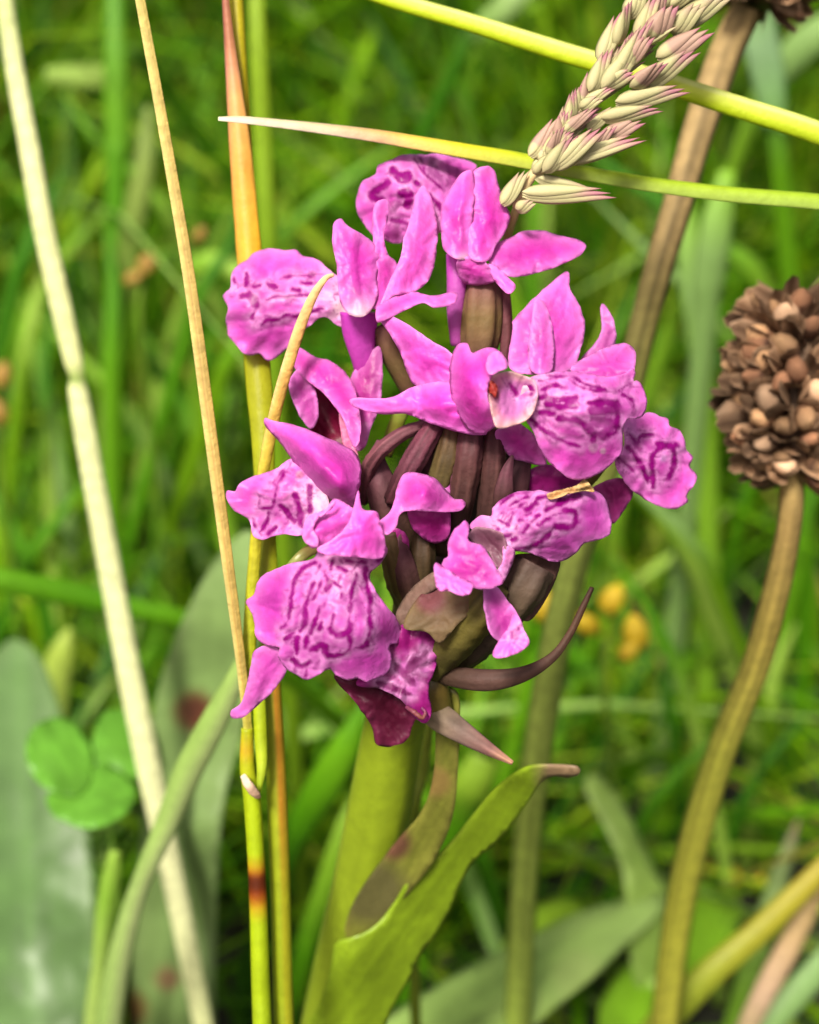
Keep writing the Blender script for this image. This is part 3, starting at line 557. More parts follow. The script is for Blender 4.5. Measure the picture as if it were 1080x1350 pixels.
# ---- ovaries and bracts round the stem
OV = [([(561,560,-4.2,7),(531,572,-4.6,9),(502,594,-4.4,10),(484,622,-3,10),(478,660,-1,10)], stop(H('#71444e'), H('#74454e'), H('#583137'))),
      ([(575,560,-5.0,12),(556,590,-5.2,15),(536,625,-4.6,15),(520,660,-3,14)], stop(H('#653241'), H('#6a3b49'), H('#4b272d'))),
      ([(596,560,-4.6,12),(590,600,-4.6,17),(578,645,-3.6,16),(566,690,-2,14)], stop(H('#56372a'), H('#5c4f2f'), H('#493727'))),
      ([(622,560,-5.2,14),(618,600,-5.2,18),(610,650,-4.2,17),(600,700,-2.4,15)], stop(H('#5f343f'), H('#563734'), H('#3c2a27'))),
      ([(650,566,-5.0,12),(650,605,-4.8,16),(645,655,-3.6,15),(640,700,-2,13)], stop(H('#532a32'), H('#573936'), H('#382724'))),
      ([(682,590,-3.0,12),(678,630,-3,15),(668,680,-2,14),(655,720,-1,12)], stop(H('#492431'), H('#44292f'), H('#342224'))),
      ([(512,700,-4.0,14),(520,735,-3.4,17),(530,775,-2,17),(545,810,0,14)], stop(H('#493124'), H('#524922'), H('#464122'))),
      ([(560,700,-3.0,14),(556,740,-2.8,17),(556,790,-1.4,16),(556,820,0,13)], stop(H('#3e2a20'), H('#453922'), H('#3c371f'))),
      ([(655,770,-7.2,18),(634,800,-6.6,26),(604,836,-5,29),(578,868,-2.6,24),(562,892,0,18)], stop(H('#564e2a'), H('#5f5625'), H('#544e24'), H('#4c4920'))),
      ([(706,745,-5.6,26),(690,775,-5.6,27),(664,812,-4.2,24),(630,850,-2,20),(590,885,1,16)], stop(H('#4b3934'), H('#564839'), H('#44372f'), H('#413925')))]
for pts, cs in OV:  # purple-brown skins, darkened further to paint in the head's inner shade
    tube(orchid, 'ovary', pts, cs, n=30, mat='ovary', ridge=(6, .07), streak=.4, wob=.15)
petal(orchid, 'bract', Zk([(235,480),(310,320),(420,240),(560,270),(640,290),(695,290),(650,380),(560,460),(490,545),(440,575),(370,510)]), -6.2, tilt=(-1, -2), bulge=-1.6, mat='ovary', col=H('#66523a'), edgepale=.4, edgecol=H('#8c7a54'), ruf=.05, base=Zk([(250, 480)])[0], veins=.1, spots=[(568, 788, 20, H('#6a3c40'))])
petal(orchid, 'bract', Zk([(190,400),(255,285),(330,210),(430,150),(440,240),(310,330),(240,480),(200,490)]), -5.4, tilt=(-2, 0), bulge=-.8, mat='ovary', col=H('#76594e'), edgepale=.35, edgecol=H('#94806e'), ruf=.05, veins=.08)
petal(orchid, 'bract', [(660,775),(672,735),(712,730),(738,734),(730,770),(705,812),(690,818),(682,800)], -4.6, tilt=(3, 1), bulge=-.9, mat='ovary', col=H('#543a34'), edgepale=.2, edgecol=H('#7c5c50'), ruf=.05, veins=.08)
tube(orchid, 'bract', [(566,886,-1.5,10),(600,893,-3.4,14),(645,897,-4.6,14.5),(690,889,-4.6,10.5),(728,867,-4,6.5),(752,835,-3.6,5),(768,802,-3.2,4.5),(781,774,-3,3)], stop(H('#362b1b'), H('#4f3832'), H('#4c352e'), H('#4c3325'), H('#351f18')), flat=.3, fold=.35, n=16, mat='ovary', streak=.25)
tube(orchid, 'bract', [(560,930,0,16),(580,946,-1,19),(610,966,-2,15),(645,988,-2.8,9),(676,1006,-3.4,3)], stop(H('#6c6048'), H('#7e6e5a'), H('#705c54'), H('#7a5652'), H('#b08468')), flat=.35, fold=.35, n=16, mat='ovary', streak=.4)
tube(orchid, 'bract', [(556,880,-1.5,24),(566,910,-1.4,26),(576,940,0,22)], stop(H('#5c5024'), H('#665424'), H('#6c6428')), flat=.6, n=16, mat='fleshy')
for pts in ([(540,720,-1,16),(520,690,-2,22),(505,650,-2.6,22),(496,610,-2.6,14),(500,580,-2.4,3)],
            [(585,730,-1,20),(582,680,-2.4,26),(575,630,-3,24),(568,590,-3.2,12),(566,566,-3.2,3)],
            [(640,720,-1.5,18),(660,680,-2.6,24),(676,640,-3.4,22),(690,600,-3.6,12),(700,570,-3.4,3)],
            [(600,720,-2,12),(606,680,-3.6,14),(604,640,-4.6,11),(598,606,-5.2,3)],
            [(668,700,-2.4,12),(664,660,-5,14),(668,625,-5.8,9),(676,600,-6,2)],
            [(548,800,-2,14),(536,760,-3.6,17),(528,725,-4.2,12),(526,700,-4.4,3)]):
    tube(orchid, 'bract', pts, stop(H('#453222'), H('#4c3230'), H('#5c3640'), H('#6a3e4c')), flat=.3, fold=.3, n=16, mat='ovary', streak=.4)  # dark brown stands in for inner shade; the broad ones are added gap fillers
# small bract between the left flowers
tube(orchid, 'bract', [(440,716,-2,9),(412,724,-3.0,8),(392,738,-3.6,7),(372,760,-3.0,4),(362,775,-2.4,2)], stop(H('#6a5a2c'), H('#7a6a3a'), H('#9cae58'), H('#a8c070')), flat=.5, n=12, mat='fleshy')
tube(orchid, 'bract', [(540,520,1,9),(522,560,2,10),(508,600,3,9)], stop(H('#8fb04a'), H('#7c7a2a'), H('#6c5c2c')), flat=.5, n=12, mat='fleshy')

# ---- leaves on the stem
petal(orchid, 'leaf', Zs([(985,395),(992,415),(960,428),(880,434),(790,560),(720,640),(645,705),(600,790),(565,870),(530,930),(480,1000),(440,1080),(400,1150),(340,1280),(250,1400),(120,1420),(60,1380),(100,1250),(150,1160),(188,1040),(203,965),(250,948),(300,930),(345,898),(390,840),(440,765),(560,655),(640,560),(700,485),(760,430),(830,392),(910,388)]),
      20, ctrl=[(760,1018,3),(700,1022,5),(640,1060,8.5),(610,1140,13),(560,1120,10),(520,1200,13.5),(560,1230,17),(500,1300,17.5),(460,1260,13.5),(470,1220,12.5),(440,1260,15),(400,1380,22),(440,1400,20),(480,1400,22)],
      mat='fleshy', col=H('#7f9a1c'), edgepale=.08, edgecol=H('#98b438'), ruf=.05, wr=.06, res=6, thick=.2, base=(430, 1400), veins=0, spots=[(752, 1018, 42, H('#8c7458'))], label='broad pointed stem leaf with purplish tip')
petal(orchid, 'leaf', Zs([(540,150),(598,160),(602,300),(585,540),(525,690),(450,790),(400,850),(345,960),(290,985),(230,960),(262,830),(380,660),(480,540),(520,420),(528,280)]),
      10, ctrl=[(595,920,0),(590,1050,5),(560,1120,10),(500,1205,14.5),(470,1215,16),(470,1190,15),(530,1080,8),(575,960,2)],
      mat='fleshy', col=H('#7c8030'), edgepale=.2, edgecol=H('#8c7048'), ruf=.05, wr=.08, res=6, thick=.2, base=(470, 1215), veins=0, spots=[(490, 1175, 46, H('#5e5a34')), (520, 1110, 22, H('#6c4a38')), (575, 1030, 20, H('#86703c'))], label='narrow brownish purple leaf pressed against the stem')

# ------------------------------------------------------------------ grasses round the orchid
def stem_thing(name, label, cat, pts, group=None):
    b = base_of(pts); return thing(name, label, cat, b, group)
# straight thin straw
g = thing('grass_straw', 'thin straight tan straw running behind the magenta lower lip', 'grass straw', (-0.02, 0.13, 0))
tube(g, 'stem', [(160,-140,-2,5.6),(185,0,-2,5.95),(216,170,-2,6.65),(250,370,-2,7.35),(276,560,-1.6,7.7),(300,740,-1,7.0),(316,860,0.4,5.95),(324,930,1.4,5.6),(330,1000,2,4.9)],
     [(0, H('#c4bc60')), (.2, H('#d0bc70')), (.5, H('#c4a45c')), (.75, H('#bca250')), (.9, H('#a8a030')), (1, H('#9ca81e'))], n=32, flat=.55, mat='dry', ridge=(4, .12), streak=.2,
     across=([(-1, H('#d8cc84')), (-.3, H('#cdb468')), (.05, H('#96703c')), (.25, H('#c8b068')), (1, H('#b09448'))], [(0, .45), (.8, .6), (1, 0)]))
tube(g, 'culm', [(326,960,1.8,8),(326,1010,2.2,10),(332,1050,2.6,11.5),(337,1120,3.2,11.5),(341,1200,4,12),(344,1300,5,12.5),(348,1400,7,13),(356,1560,20,14),(366,1760,45,15),(380,1960,gd(1960)+2,16)],
     [(0, H('#b0bc14')), (.06, H('#c8a820')), (.1, H('#b4b818')), (.2, H('#aac010')), (.5, H('#a8c014')), (1, H('#7c9a20'))], n=16, mat='blade', streak=.14, sub=18, spot=[(.398, .042, H('#c88418')), (.398, .026, H('#8c3c0c')), (.392, .014, H('#5c2408'))])
tube(g, 'ligule', [(320,1022,.6,4),(327,1034,.2,6),(336,1046,.8,6),(342,1052,1.4,3)], stop(H('#e8d0b8'), H('#dcb89c'), H('#d8a888')), flat=.35, n=10, mat='dry', wob=.3)
tube(g, 'leaf_sheath', [(340,880,1.8,8),(343,960,2,9),(345,1010,2,7),(341,1044,2,3)], stop(H('#a4b820'), H('#b0c41c'), H('#b4c830'), H('#98b01c')), flat=.4, fold=.3, n=12)
tube(g, 'leaf_blade', [(440,362,-4.6,2.5),(428,368,-4.8,4),(412,392,-4.6,6),(396,430,-4.2,7.5),(380,480,-3.4,8),(366,530,-2.0,8),(354,585,-.6,8),(343,650,.4,7.5),(335,740,1,8),(329,840,1.5,9),(325,940,1.8,9)],
     [(0, H('#f0d8b4')), (.16, H('#eec890')), (.3, H('#e8b468')), (.45, H('#e8b038')), (.6, H('#c8b030')), (1, H('#a8b81c'))], n=14, flat=.3, fold=.45, mat='dry', streak=.2,
     across=([(-1, H('#f4deb0')), (-.1, H('#e4b06c')), (.1, H('#b87838')), (.3, H('#ecc488')), (1, H('#e0a850'))], [(0, .5), (.45, .6), (.7, 0)]))

# broad yellow-orange blade and its culm
g = thing('grass_culm', 'tall grass culm turning from orange yellow leaf above to green below', 'grass', (-0.02, 0.15, 0))
tube(g, 'culm', [(306,-140,6,8),(312,0,6,9),(320,150,6,10),(330,320,6,12),(338,440,6,13),(346,560,5,14),(350,700,5,13),(354,800,4.4,12),(358,900,4.2,12.5),(364,1020,5,13.5),(369,1150,6,13.5),(373,1300,7.4,13.5),(377,1420,10,14),(386,1600,25,15),(400,1800,55,16),(412,1980,gd(1980)+2,16)],
     [(0, H('#b8b028')), (.12, H('#c4b418')), (.3, H('#a8b01c')), (.45, H('#a4ac1c')), (.62, H('#a4b41c')), (1, H('#8ca61c'))], n=16, streak=.14, sub=10,
     across=([(-1, H('#98b018')), (.1, H('#a8ac20')), (.35, H('#c87828')), (.6, H('#b86020')), (.8, H('#c89030')), (1, H('#b0a020'))], [(0, 0), (.48, 0), (.53, .8), (.62, .75), (.68, .2), (1, .1)]))
tube(g, 'leaf_blade', [(292,-90,4,2),(296,-20,4,4),(302,50,4.2,7),(308,110,4.2,10),(315,180,4.2,14),(322,260,4.2,16),(328,330,4.2,17),(333,400,4,17),(338,470,3.8,17.5),(343,530,3.6,17),(347,590,3.4,15),(350,680,3.2,13),(352,760,3.2,14),(354,830,3.4,12)],
     [(0, H('#8c4848')), (.16, H('#a05c58')), (.21, H('#cc8878')), (.27, H('#e8a870')), (.36, H('#f0b048')), (.46, H('#ecb820')), (.54, H('#dcb818')), (.6, H('#a8a818')), (1, H('#a0ac1c'))], n=16, flat=.22, fold=.35, mat='blade', streak=.12, wob=.06,
     across=([(-1, H('#8a4a44')), (-.8, H('#d08c60')), (-.5, H('#f0b050')), (.5, H('#ecb440')), (.85, H('#d8a428')), (1, H('#b8a020'))], [(0, 0), (.25, .4), (.5, .35), (.58, 0)]))

# arching blade over the flower head with a dry tip
g = thing('blade_of_grass', 'yellow green blade with dry brown tip crossing just above the flowers', 'grass blade', P(1500, 1300, 60).tolist())
g.location[2] = 0
tube(g, 'blade', [(288,156,-1.4,3.5),(320,157,-1.4,6.5),(380,163,-1.2,8),(440,170,-1,10),(500,178,-.8,11.5),(560,188,-.4,12.5),(620,198,0,13),(680,208,.6,13.5),(760,224,1.4,13),(850,240,2,13),(960,254,2.6,13.5),(1080,264,3,14),(1220,280,4,15),(1380,380,10,16),(1500,800,60,17),(1520,1300,110,17),(1500,1750,gd(1750)+2,18)],
     [(0, H('#f4ecd4')), (.1, H('#e6d4ba')), (.2, H('#cdae94')), (.255, H('#d49c68')), (.3, H('#ecc44c')), (.36, H('#d8d018')), (.44, H('#bccc18')), (.52, H('#a4c41c')), (.7, H('#98bc28')), (1, H('#7ca428'))], flat=.25, fold=.45, n=16, streak=.12, sub=12, roll=.5,
     across=([(-1, H('#fcf4dc')), (-.4, H('#f4e8a8')), (0, H('#d8d060')), (1, H('#98ac20'))], [(0, .3), (.3, .2), (.36, .12), (.7, .08), (1, 0)]))
# diagonal pale blade
g = thing('blade_of_grass', 'shiny lime green stalk slanting behind the pink grass spike', 'grass blade', P(1700, 1500, 90).tolist())
g.location[2] = 0
tube(g, 'blade', [(250,-120,8,7.8),(380,-52,7,9.36),(500,-6,6,10.92),(620,30,5.4,12.09),(740,68,5,13.26),(860,104,4.6,14.04),(970,140,4.4,14.82),(1080,176,4.4,15.6),(1240,240,6,16.38),(1420,420,20,17.16),(1560,900,80,17.16),(1620,1500,140,17.16),(1640,1750,105.73,17.16)],
     [(0, H('#b4c830')), (.3, H('#c8dc20')), (.6, H('#b8d028')), (1, H('#8cac2c'))], flat=.55, n=18, streak=.12, sub=12,
     across=([(-1, H('#a8c410')), (-.4, H('#ccdc20')), (.2, H('#e4ec60')), (.6, H('#f4f4b0')), (1, H('#d0dc40'))], [(0, .7), (.55, .7), (.7, 0)]))

# ------------------------------------------------------------------ pink-tipped grass spike
sp_base = P(560, 1700, gd(1700)); sp_base[2] = 0
spike = thing('grass_spike', 'flowering grass spike with pale green spikelets tipped pink', 'grass spike', sp_base.tolist())
AX = [(680,275,-2,5.5),(700,235,-2.4,6.5),(722,205,-2.6,7),(745,170,-2.8,7),(775,130,-3,7),(805,100,-3,7),(840,60,-3,7),(880,10,-2.8,6.5),(930,-50,-2.6,6),(980,-110,-2.2,5)]
tube(spike, 'rachis', AX, [(0, H('#d8c08c')), (.5, H('#d8b884')), (1, H('#c8b088'))], n=12, mat='dry', wob=.25, streak=.2)
tube(spike, 'stem', [(682,272,-1.8,5.5),(665,330,2,6),(652,420,9,6),(640,560,12,6),(600,800,16,6),(560,1000,22,7),(545,1200,32,7),(560,1700,gd(1700)+2,8)], stop(H('#c8bc78'), H('#a8b040'), H('#8ca428')), n=10)
def spikelet_mesh(var):
    rs = np.random.RandomState(40 + var); V = []; Fc = []; C = []
    n, k = 10, 13
    for lobe in range(3):
        off = len(V); ang = (lobe - 1) * 0.10; Ls = (1.0, .94, .84)[lobe]
        for i in range(k):
            t = i / (k - 1); r = 0.20 * (math.sin(math.pi * min(1, t ** .66)) ** .95 * (1 - .3 * t) + .015) * (1, .9, .85)[lobe]
            for j in range(n):
                th = 2 * math.pi * j / n
                rr = r * (1 + .10 * math.cos(th * 5))
                x = rr * math.cos(th) + math.sin(ang) * t * .55 + (lobe - 1) * .045; y = rr * .6 * math.sin(th) + (-.04, 0, .05)[lobe]
                V.append((x, y, t * Ls))
                pk = np.clip((t - (.62, .5, .68)[(lobe + var) % 3]) / .3, 0, 1) * (.9 if var != 2 else .45)
                keel = .7 if j % 5 == 0 else 0
                c = H('#d8ce9c') * (1 - .4 * t) + H('#b4c078') * (.4 * t)
                c = c * (1 - keel * .4) + H('#9aaa5c') * keel * .4
                if var == 1: pk = max(pk, .55 * (t > .25) * (1 if j < 6 else .3))
                edge = H('#b86c86') if t < .94 else H('#8a4452')
                c = c * (1 - pk) + edge * pk
                C.append(c)
        for i in range(k - 1):
            for j in range(n):
                j2 = (j + 1) % n; Fc.append((off + i * n + j, off + i * n + j2, off + (i + 1) * n + j2, off + (i + 1) * n + j))
    me = bpy.data.meshes.new('spikelet'); me.from_pydata([tuple(v) for v in V], [], Fc)
    ca = me.color_attributes.new('Col', 'FLOAT_COLOR', 'POINT'); rgba = np.ones((len(V), 4), np.float32); rgba[:, :3] = np.array(C)
    ca.data.foreach_set('color', rgba.ravel()); me.polygons.foreach_set('use_smooth', [True] * len(me.polygons)); me.materials.append(M['spikelet'])
    return me
SPM = [spikelet_mesh(i) for i in range(3)]
def aim(p0, p1, w, roll=0.0, ref=VIEW):
    z = p1 - p0; L = np.linalg.norm(z); z = z / L
    x = np.cross(z, ref); x /= np.linalg.norm(x); y = np.cross(z, x)
    x, y = x * math.cos(roll) + y * math.sin(roll), y * math.cos(roll) - x * math.sin(roll)
    m = Matrix.Identity(4)
    for i in range(3): m[i][0] = x[i] * w; m[i][1] = y[i] * w; m[i][2] = z[i] * L; m[i][3] = p0[i]
    return m
SPK = [(118,628,425,625,42,0,-1.0),(160,575,385,632,34,2,-.4),(55,665,132,545,40,2,-.2),(100,680,160,650,30,2,-1),(145,510,245,368,40,1,.2),(190,560,292,430,44,0,-2),(215,545,385,405,46,0,-2),(240,520,518,440,44,0,-1.4),(330,500,420,400,36,1,-1.2),(375,450,515,385,40,1,-1.2),(370,385,575,348,46,0,-1.4),(420,335,662,284,46,0,-1.2),(500,285,690,155,52,0,-1.4),(555,195,735,88,52,1,-1.6),(530,130,612,8,62,1,-2.0),(380,290,505,135,46,0,-2),(340,300,402,150,40,0,-.6),(410,265,535,55,48,0,-2.2),(370,200,442,28,40,0,-.4),(420,150,468,-5,42,0,-.8),(490,125,560,-30,48,0,-1.6),(600,110,705,5,52,2,-1.6),(625,80,795,-25,60,2,-1.2),(470,285,585,195,46,1,-2),(300,400,360,300,34,2,0),(260,430,320,340,32,2,.6),(460,60,520,-60,46,0,-.4),(560,40,640,-70,50,0,-1),(650,20,760,-90,56,0,-.6),(720,-10,860,-80,56,2,-.6),(760,-70,880,-170,54,0,-.8),(680,-80,760,-190,50,0,-.8),(820,-160,930,-250,50,2,-.6),(740,-150,830,-270,48,0,-.6),(210,490,270,400,30,2,.2),(450,210,540,110,40,1,-2.2),(330,420,430,340,36,2,-.8)]
rs = np.random.RandomState(5)
axp = cr([(a[0], a[1]) for a in AX], n=6)
for i in range(105):
    j = int(rs.uniform(.12, .98) * (len(axp) - 2)); px_, py_ = axp[j]; tx, ty = axp[j + 1] - axp[j]; an = math.atan2(ty, tx) + rs.choice([-1, 1]) * rs.uniform(.12, .5)
    ln_ = rs.uniform(32, 64)
    x0, y0 = (px_ - 640) / .4074, py_ / .4074; x1, y1 = (px_ + math.cos(an) * ln_ - 640) / .4074, (py_ + math.sin(an) * ln_) / .4074
    SPK.append((x0, y0, x1, y1, rs.uniform(28, 40), rs.choice(3), rs.uniform(-1.8, 2.4)))
for x0, y0, x1, y1, w, var, dz in SPK:
    (a0, b0), (a1, b1) = T(640, 0, .4074, [(x0, y0), (x1, y1)])
    p0 = P(a0, b0, -3 + dz * .6); p1 = P(a1, b1, -3 + dz * 1.2 + rs.uniform(-.6, .2))
    o = bpy.data.objects.new('spikelet', SPM[var]); COL.objects.link(o); o.parent = spike
    wm = w * rs.uniform(.9, 1.2) * .4074 * 97 / F / 1000 / .36
    o.matrix_local = Matrix.Translation(-Vector(sp_base)) @ aim(p0, p1, wm, rs.uniform(-.5, .5))

# ------------------------------------------------------------------ ribwort seed heads
def capsule_mesh(var):
    rs = np.random.RandomState(70 + var); n, k = 8, 7; V = []; Fc = []; C = []
    tone = [(H('#8a5c40'), H('#c49a70')), (H('#6c4634'), H('#a87858')), (H('#a87c5c'), H('#e0b894'))][var]
    for i in range(k):
        t = i / (k - 1); r = .5 * math.sin(math.pi * (0.08 + .9 * t)) ** .7 * (1 if t < .55 else 1 - .35 * (t - .55))
        for j in range(n):
            th = 2 * math.pi * j / n; rr = r * (1 + .14 * math.cos(th * 2 + var) + rs.uniform(-.08, .08))
            V.append((rr * math.cos(th), rr * math.sin(th), t * 1.15 - .15 + rs.uniform(-.03, .03)))
            C.append(tone[0] * (1 - t) + tone[1] * t if i != 3 else tone[0] * .6)
    for i in range(k - 1):
        for j in range(n):
            j2 = (j + 1) % n; Fc.append((i * n + j, i * n + j2, (i + 1) * n + j2, (i + 1) * n + j))
    Fc.append(tuple((k - 1) * n + j for j in range(n)))
    # papery bract scales
    for s in range(3):
        a = rs.uniform(0, 6.3); off = len(V)
        for (u, w, r) in ((-.2, .30, .45), (.4, .42, .62), (.95, .3, .66), (1.12, .04, .66)):
            for sgn in (-1, 0, 1):
                V.append((math.cos(a) * (r + (.06 if sgn == 0 else 0)) - math.sin(a) * w * sgn, math.sin(a) * (r + (.06 if sgn == 0 else 0)) + math.cos(a) * w * sgn, u)); C.append(H('#6a4c34') if sgn == 0 else H('#b08c6c'))
        for i in range(3):
            for j in range(2): Fc.append((off + i * 3 + j, off + i * 3 + j + 1, off + (i + 1) * 3 + j + 1, off + (i + 1) * 3 + j))
    me = bpy.data.meshes.new('capsule'); me.from_pydata(V, [], Fc)
    ca = me.color_attributes.new('Col', 'FLOAT_COLOR', 'POINT'); rgba = np.ones((len(V), 4), np.float32); rgba[:, :3] = np.array(C)
    ca.data.foreach_set('color', rgba.ravel()); me.polygons.foreach_set('use_smooth', [True] * len(me.polygons)); me.materials.append(M['capsule'])
    return me
CAPM = [capsule_mesh(i) for i in range(3)]
def seed_head(root, top, bot, rad, n, seed, size):
    """capsules in a spiral over an egg between two points (world)"""
    rs = np.random.RandomState(seed); off = Vector(root.location)
    ax = top - bot; L = np.linalg.norm(ax); ax = ax / L
    x = np.cross(ax, VIEW); x /= np.linalg.norm(x); y = np.cross(ax, x)
    prof = lambda t: rad * (math.sin(math.pi * (.1 + .82 * t)) ** .6)
    tube(root, 'seed_head_core', [np.r_[bot + ax * L * t, prof(t) * .72] for t in (0, .12, .3, .5, .7, .88, .98)], stop(H('#4a3424'), H('#4c3826'), H('#5a4430')), n=12, mat='capsule', world=True)
    for i in range(n):
        t = (i + .5) / n; th = i * 2.39996 + rs.uniform(-.25, .25); t = min(.99, max(.01, t + rs.uniform(-.015, .015)))
        rdir = x * math.cos(th) + y * math.sin(th); r = prof(t)
        up = (t - .45) * 1.1; nrm = rdir + ax * (up + rs.uniform(-.1, .35)); nrm /= np.linalg.norm(nrm)
        p = bot + ax * L * t + rdir * r * .80
        s = size * rs.uniform(.8, 1.2)
        m = aim(p, p + nrm * s * rs.uniform(.9, 1.35), s * rs.uniform(.8, 1.15), rs.uniform(0, 6.3), ref=np.array([.3, .2, .9]))
        o = bpy.data.objects.new('capsule', CAPM[rs.choice(3, p=[.42, .33, .25])]); COL.objects.link(o); o.parent = root
        o.matrix_local = Matrix.Translation(-off) @ m
p1 = [(1042,600,18,14),(1044,650,18.4,15.5),(1040,700,20,15.5),(1024,780,24,17),(996,880,30,18),(952,990,38,18.5),(918,1100,46,19),(894,1210,54,18.5),(878,1340,63,18),(866,1460,72,18),(850,1640,88,18)]
b1 = P(*p1[-1][:3]); b1[2] = 0
ribwort = thing('ribwort_plantain', 'ribwort plantain with a full brown seed head on a curved stem', 'plantain', b1.tolist())
tube(ribwort, 'stem', p1, [(0, H('#ab915c')), (.2, H('#a78c53')), (.35, H('#a59346')), (.5, H('#9a9a39')), (.7, H('#9a9a34')), (1, H('#888630'))], n=16, drop=True, ridge=(7, .08), streak=.45, mat='dry')
seed_head(ribwort, P(1048, 402, 17), P(1043, 622, 18), .0049, 92, 9, .0022)
p2 = [(985,10,26,20),(960,60,27,21),(938,120,28,21),(915,190,28.5,20),(893,270,29,19),(866,360,30,18.5),(845,440,32,18),(826,520,34,18),(790,640,38,18.5),(752,760,42,19),(724,890,47,19),(706,1010,52,18),(694,1120,58,17),(686,1250,65,17),(682,1370,72,17),(680,1560,88,17)]
b2 = P(*p2[-1][:3]); b2[2] = 0
ribwort2 = thing('ribwort_plantain', 'ribwort plantain whose brown flattened stem passes behind the orchid', 'plantain', b2.tolist())
tube(ribwort2, 'stem', p2, [(0, H('#ab9160')), (.15, H('#a58c5e')), (.3, H('#917b4f')), (.42, H('#938c4d')), (.55, H('#b2c35c')), (.75, H('#a2b64f')), (1, H('#889e3d'))], n=16, drop=True, flat=.7, ridge=(7, .1), streak=.5, mat='dry')
seed_head(ribwort2, P(1060, -190, 24), P(992, 2, 25.5), .0060, 60, 19, .0024)

# ------------------------------------------------------------------ out-of-focus stems and leaves on the other side
g = thing('grass_straw', 'pale bleached grass straw kinked once, standing beside the spotted leaf', 'grass straw', P(330, 1650, 80).tolist()); g.location[2] = 0
tube(g, 'stem', [(-8,-140,38,11.04),(4,-20,39,11.96),(20,90,40,12.88),(40,200,41,13.8),(58,300,42,14.26),(80,400,43,14.26),(96,470,44,12.88),(102,498,44.5,10.12),(104,520,45,13.34),(118,600,46,14.72),(142,730,49,15.64),(166,860,52,16.1),(190,980,55,16.56),(214,1090,59,16.1),(240,1210,64,15.18),(266,1340,70,13.8),(290,1460,78,13.8),(330,1650,94,13.8)],
     [(0, H('#a8c06c')), (.14, H('#dce0a4')), (.36, H('#dadf9c')), (.41, H('#8ca450')), (.46, H('#d8dea0')), (.8, H('#dfe2ac')), (1, H('#c4d088'))], n=14, drop=True, flat=.6, mat='dry', streak=.08)
g = thing('blade_of_grass', 'pale green folded blade crossing in front of the bleached straw', 'grass blade', P(120, 1600, 70).tolist()); g.location[2] = 0
tube(g, 'blade', [(330,850,22,8),(308,900,24,13),(280,955,27,18),(246,1020,31,19),(222,1080,35,16),(200,1130,38,14),(180,1180,42,13),(160,1250,47,15),(146,1330,53,17),(134,1440,62,17),(120,1600,76,17)],
     stop(H('#b4c87c'), H('#a8c46c'), H('#b4cc78'), H('#bccd88'), H('#a4bc70'), H('#94b060')), n=14, drop=True, flat=.35, fold=.4, streak=.08,
     across=([(-1, H('#8cb450')), (0, H('#9cc060')), (.5, H('#c4d890')), (1, H('#d0dca0'))], [(0, .6), (1, .6)]))
g = thing('blade_of_grass', 'short pale green shoot folded over beside the bleached straw', 'grass blade', P(130, 1560, 80).tolist()); g.location[2] = 0
tube(g, 'blade', [(152,1122,50,8),(146,1160,51,13),(138,1210,53,14),(132,1270,56,12),(126,1340,60,16),(120,1450,68,18),(114,1560,78,18)], stop(H('#8cb040'), H('#84b038'), H('#9cbc58'), H('#a8c468'), H('#8cac4c')), n=12, drop=True, flat=.35, fold=.5)

# ------------------------------------------------------------------ broad leaves, clover and blades behind
LEAF = []
def leaf_thing(name, label, cat, outline, ctrl, col, group=None, spots=(), edgecol=None, midrib=None, thick=.4, stalk=None, sub=10, wr=.15):
    b = P(*ctrl[-1][:3]) if False else None
    cx = np.mean([p[0] for p in outline]); zz = np.mean([c[2] for c in ctrl]); ymax = max(p[1] for p in outline)
    bp = P(cx, ymax, zz); root = thing(name, label, cat, (float(bp[0]), float(bp[1]), 0.0), group)
    o = petal(root, 'blade', outline, 0, ctrl=ctrl, col=col, mat='leaf', res=sub, thick=thick, ruf=.15, wr=wr, edgepale=.25, edgecol=edgecol if edgecol is not None else col * 1.2, veins=0, spots=spots, marks=[([(p[0], p[1]) for p in midrib], 9, .6)] if midrib else (), mark_col=col * 1.35, mark_soft=6, halo=0)
    if stalk: tube(root, 'stalk', stalk, stop(col * .9, col * .8), n=8, drop=True, mat='leaf')
    return root
leaf_thing('young_orchid', 'broad grey green leaf with pale midrib beneath the clover', 'leaf',
    [(30,845),(55,870),(78,930),(100,1010),(118,1100),(128,1200),(130,1300),(124,1420),(100,1600),(40,1700),(-40,1650),(-90,1500),(-110,1300),(-95,1150),(-70,1000),(-30,900),(5,850)],
    [(30,850,92),(60,900,88),(110,1060,80),(126,1250,72),(20,1000,84),(30,1250,70),(-60,1100,84),(-100,1350,74),(40,1500,66),(100,1550,70),(-20,1680,75)], H('#628848', .6),
    midrib=[(28,900,86.5,3),(32,1000,82.5,5),(36,1150,74,7),(48,1300,67,7),(60,1420,64.5,7)], edgecol=H('#a0b880'), stalk=[(10,1640,74,14),(20,1800,84,14)])
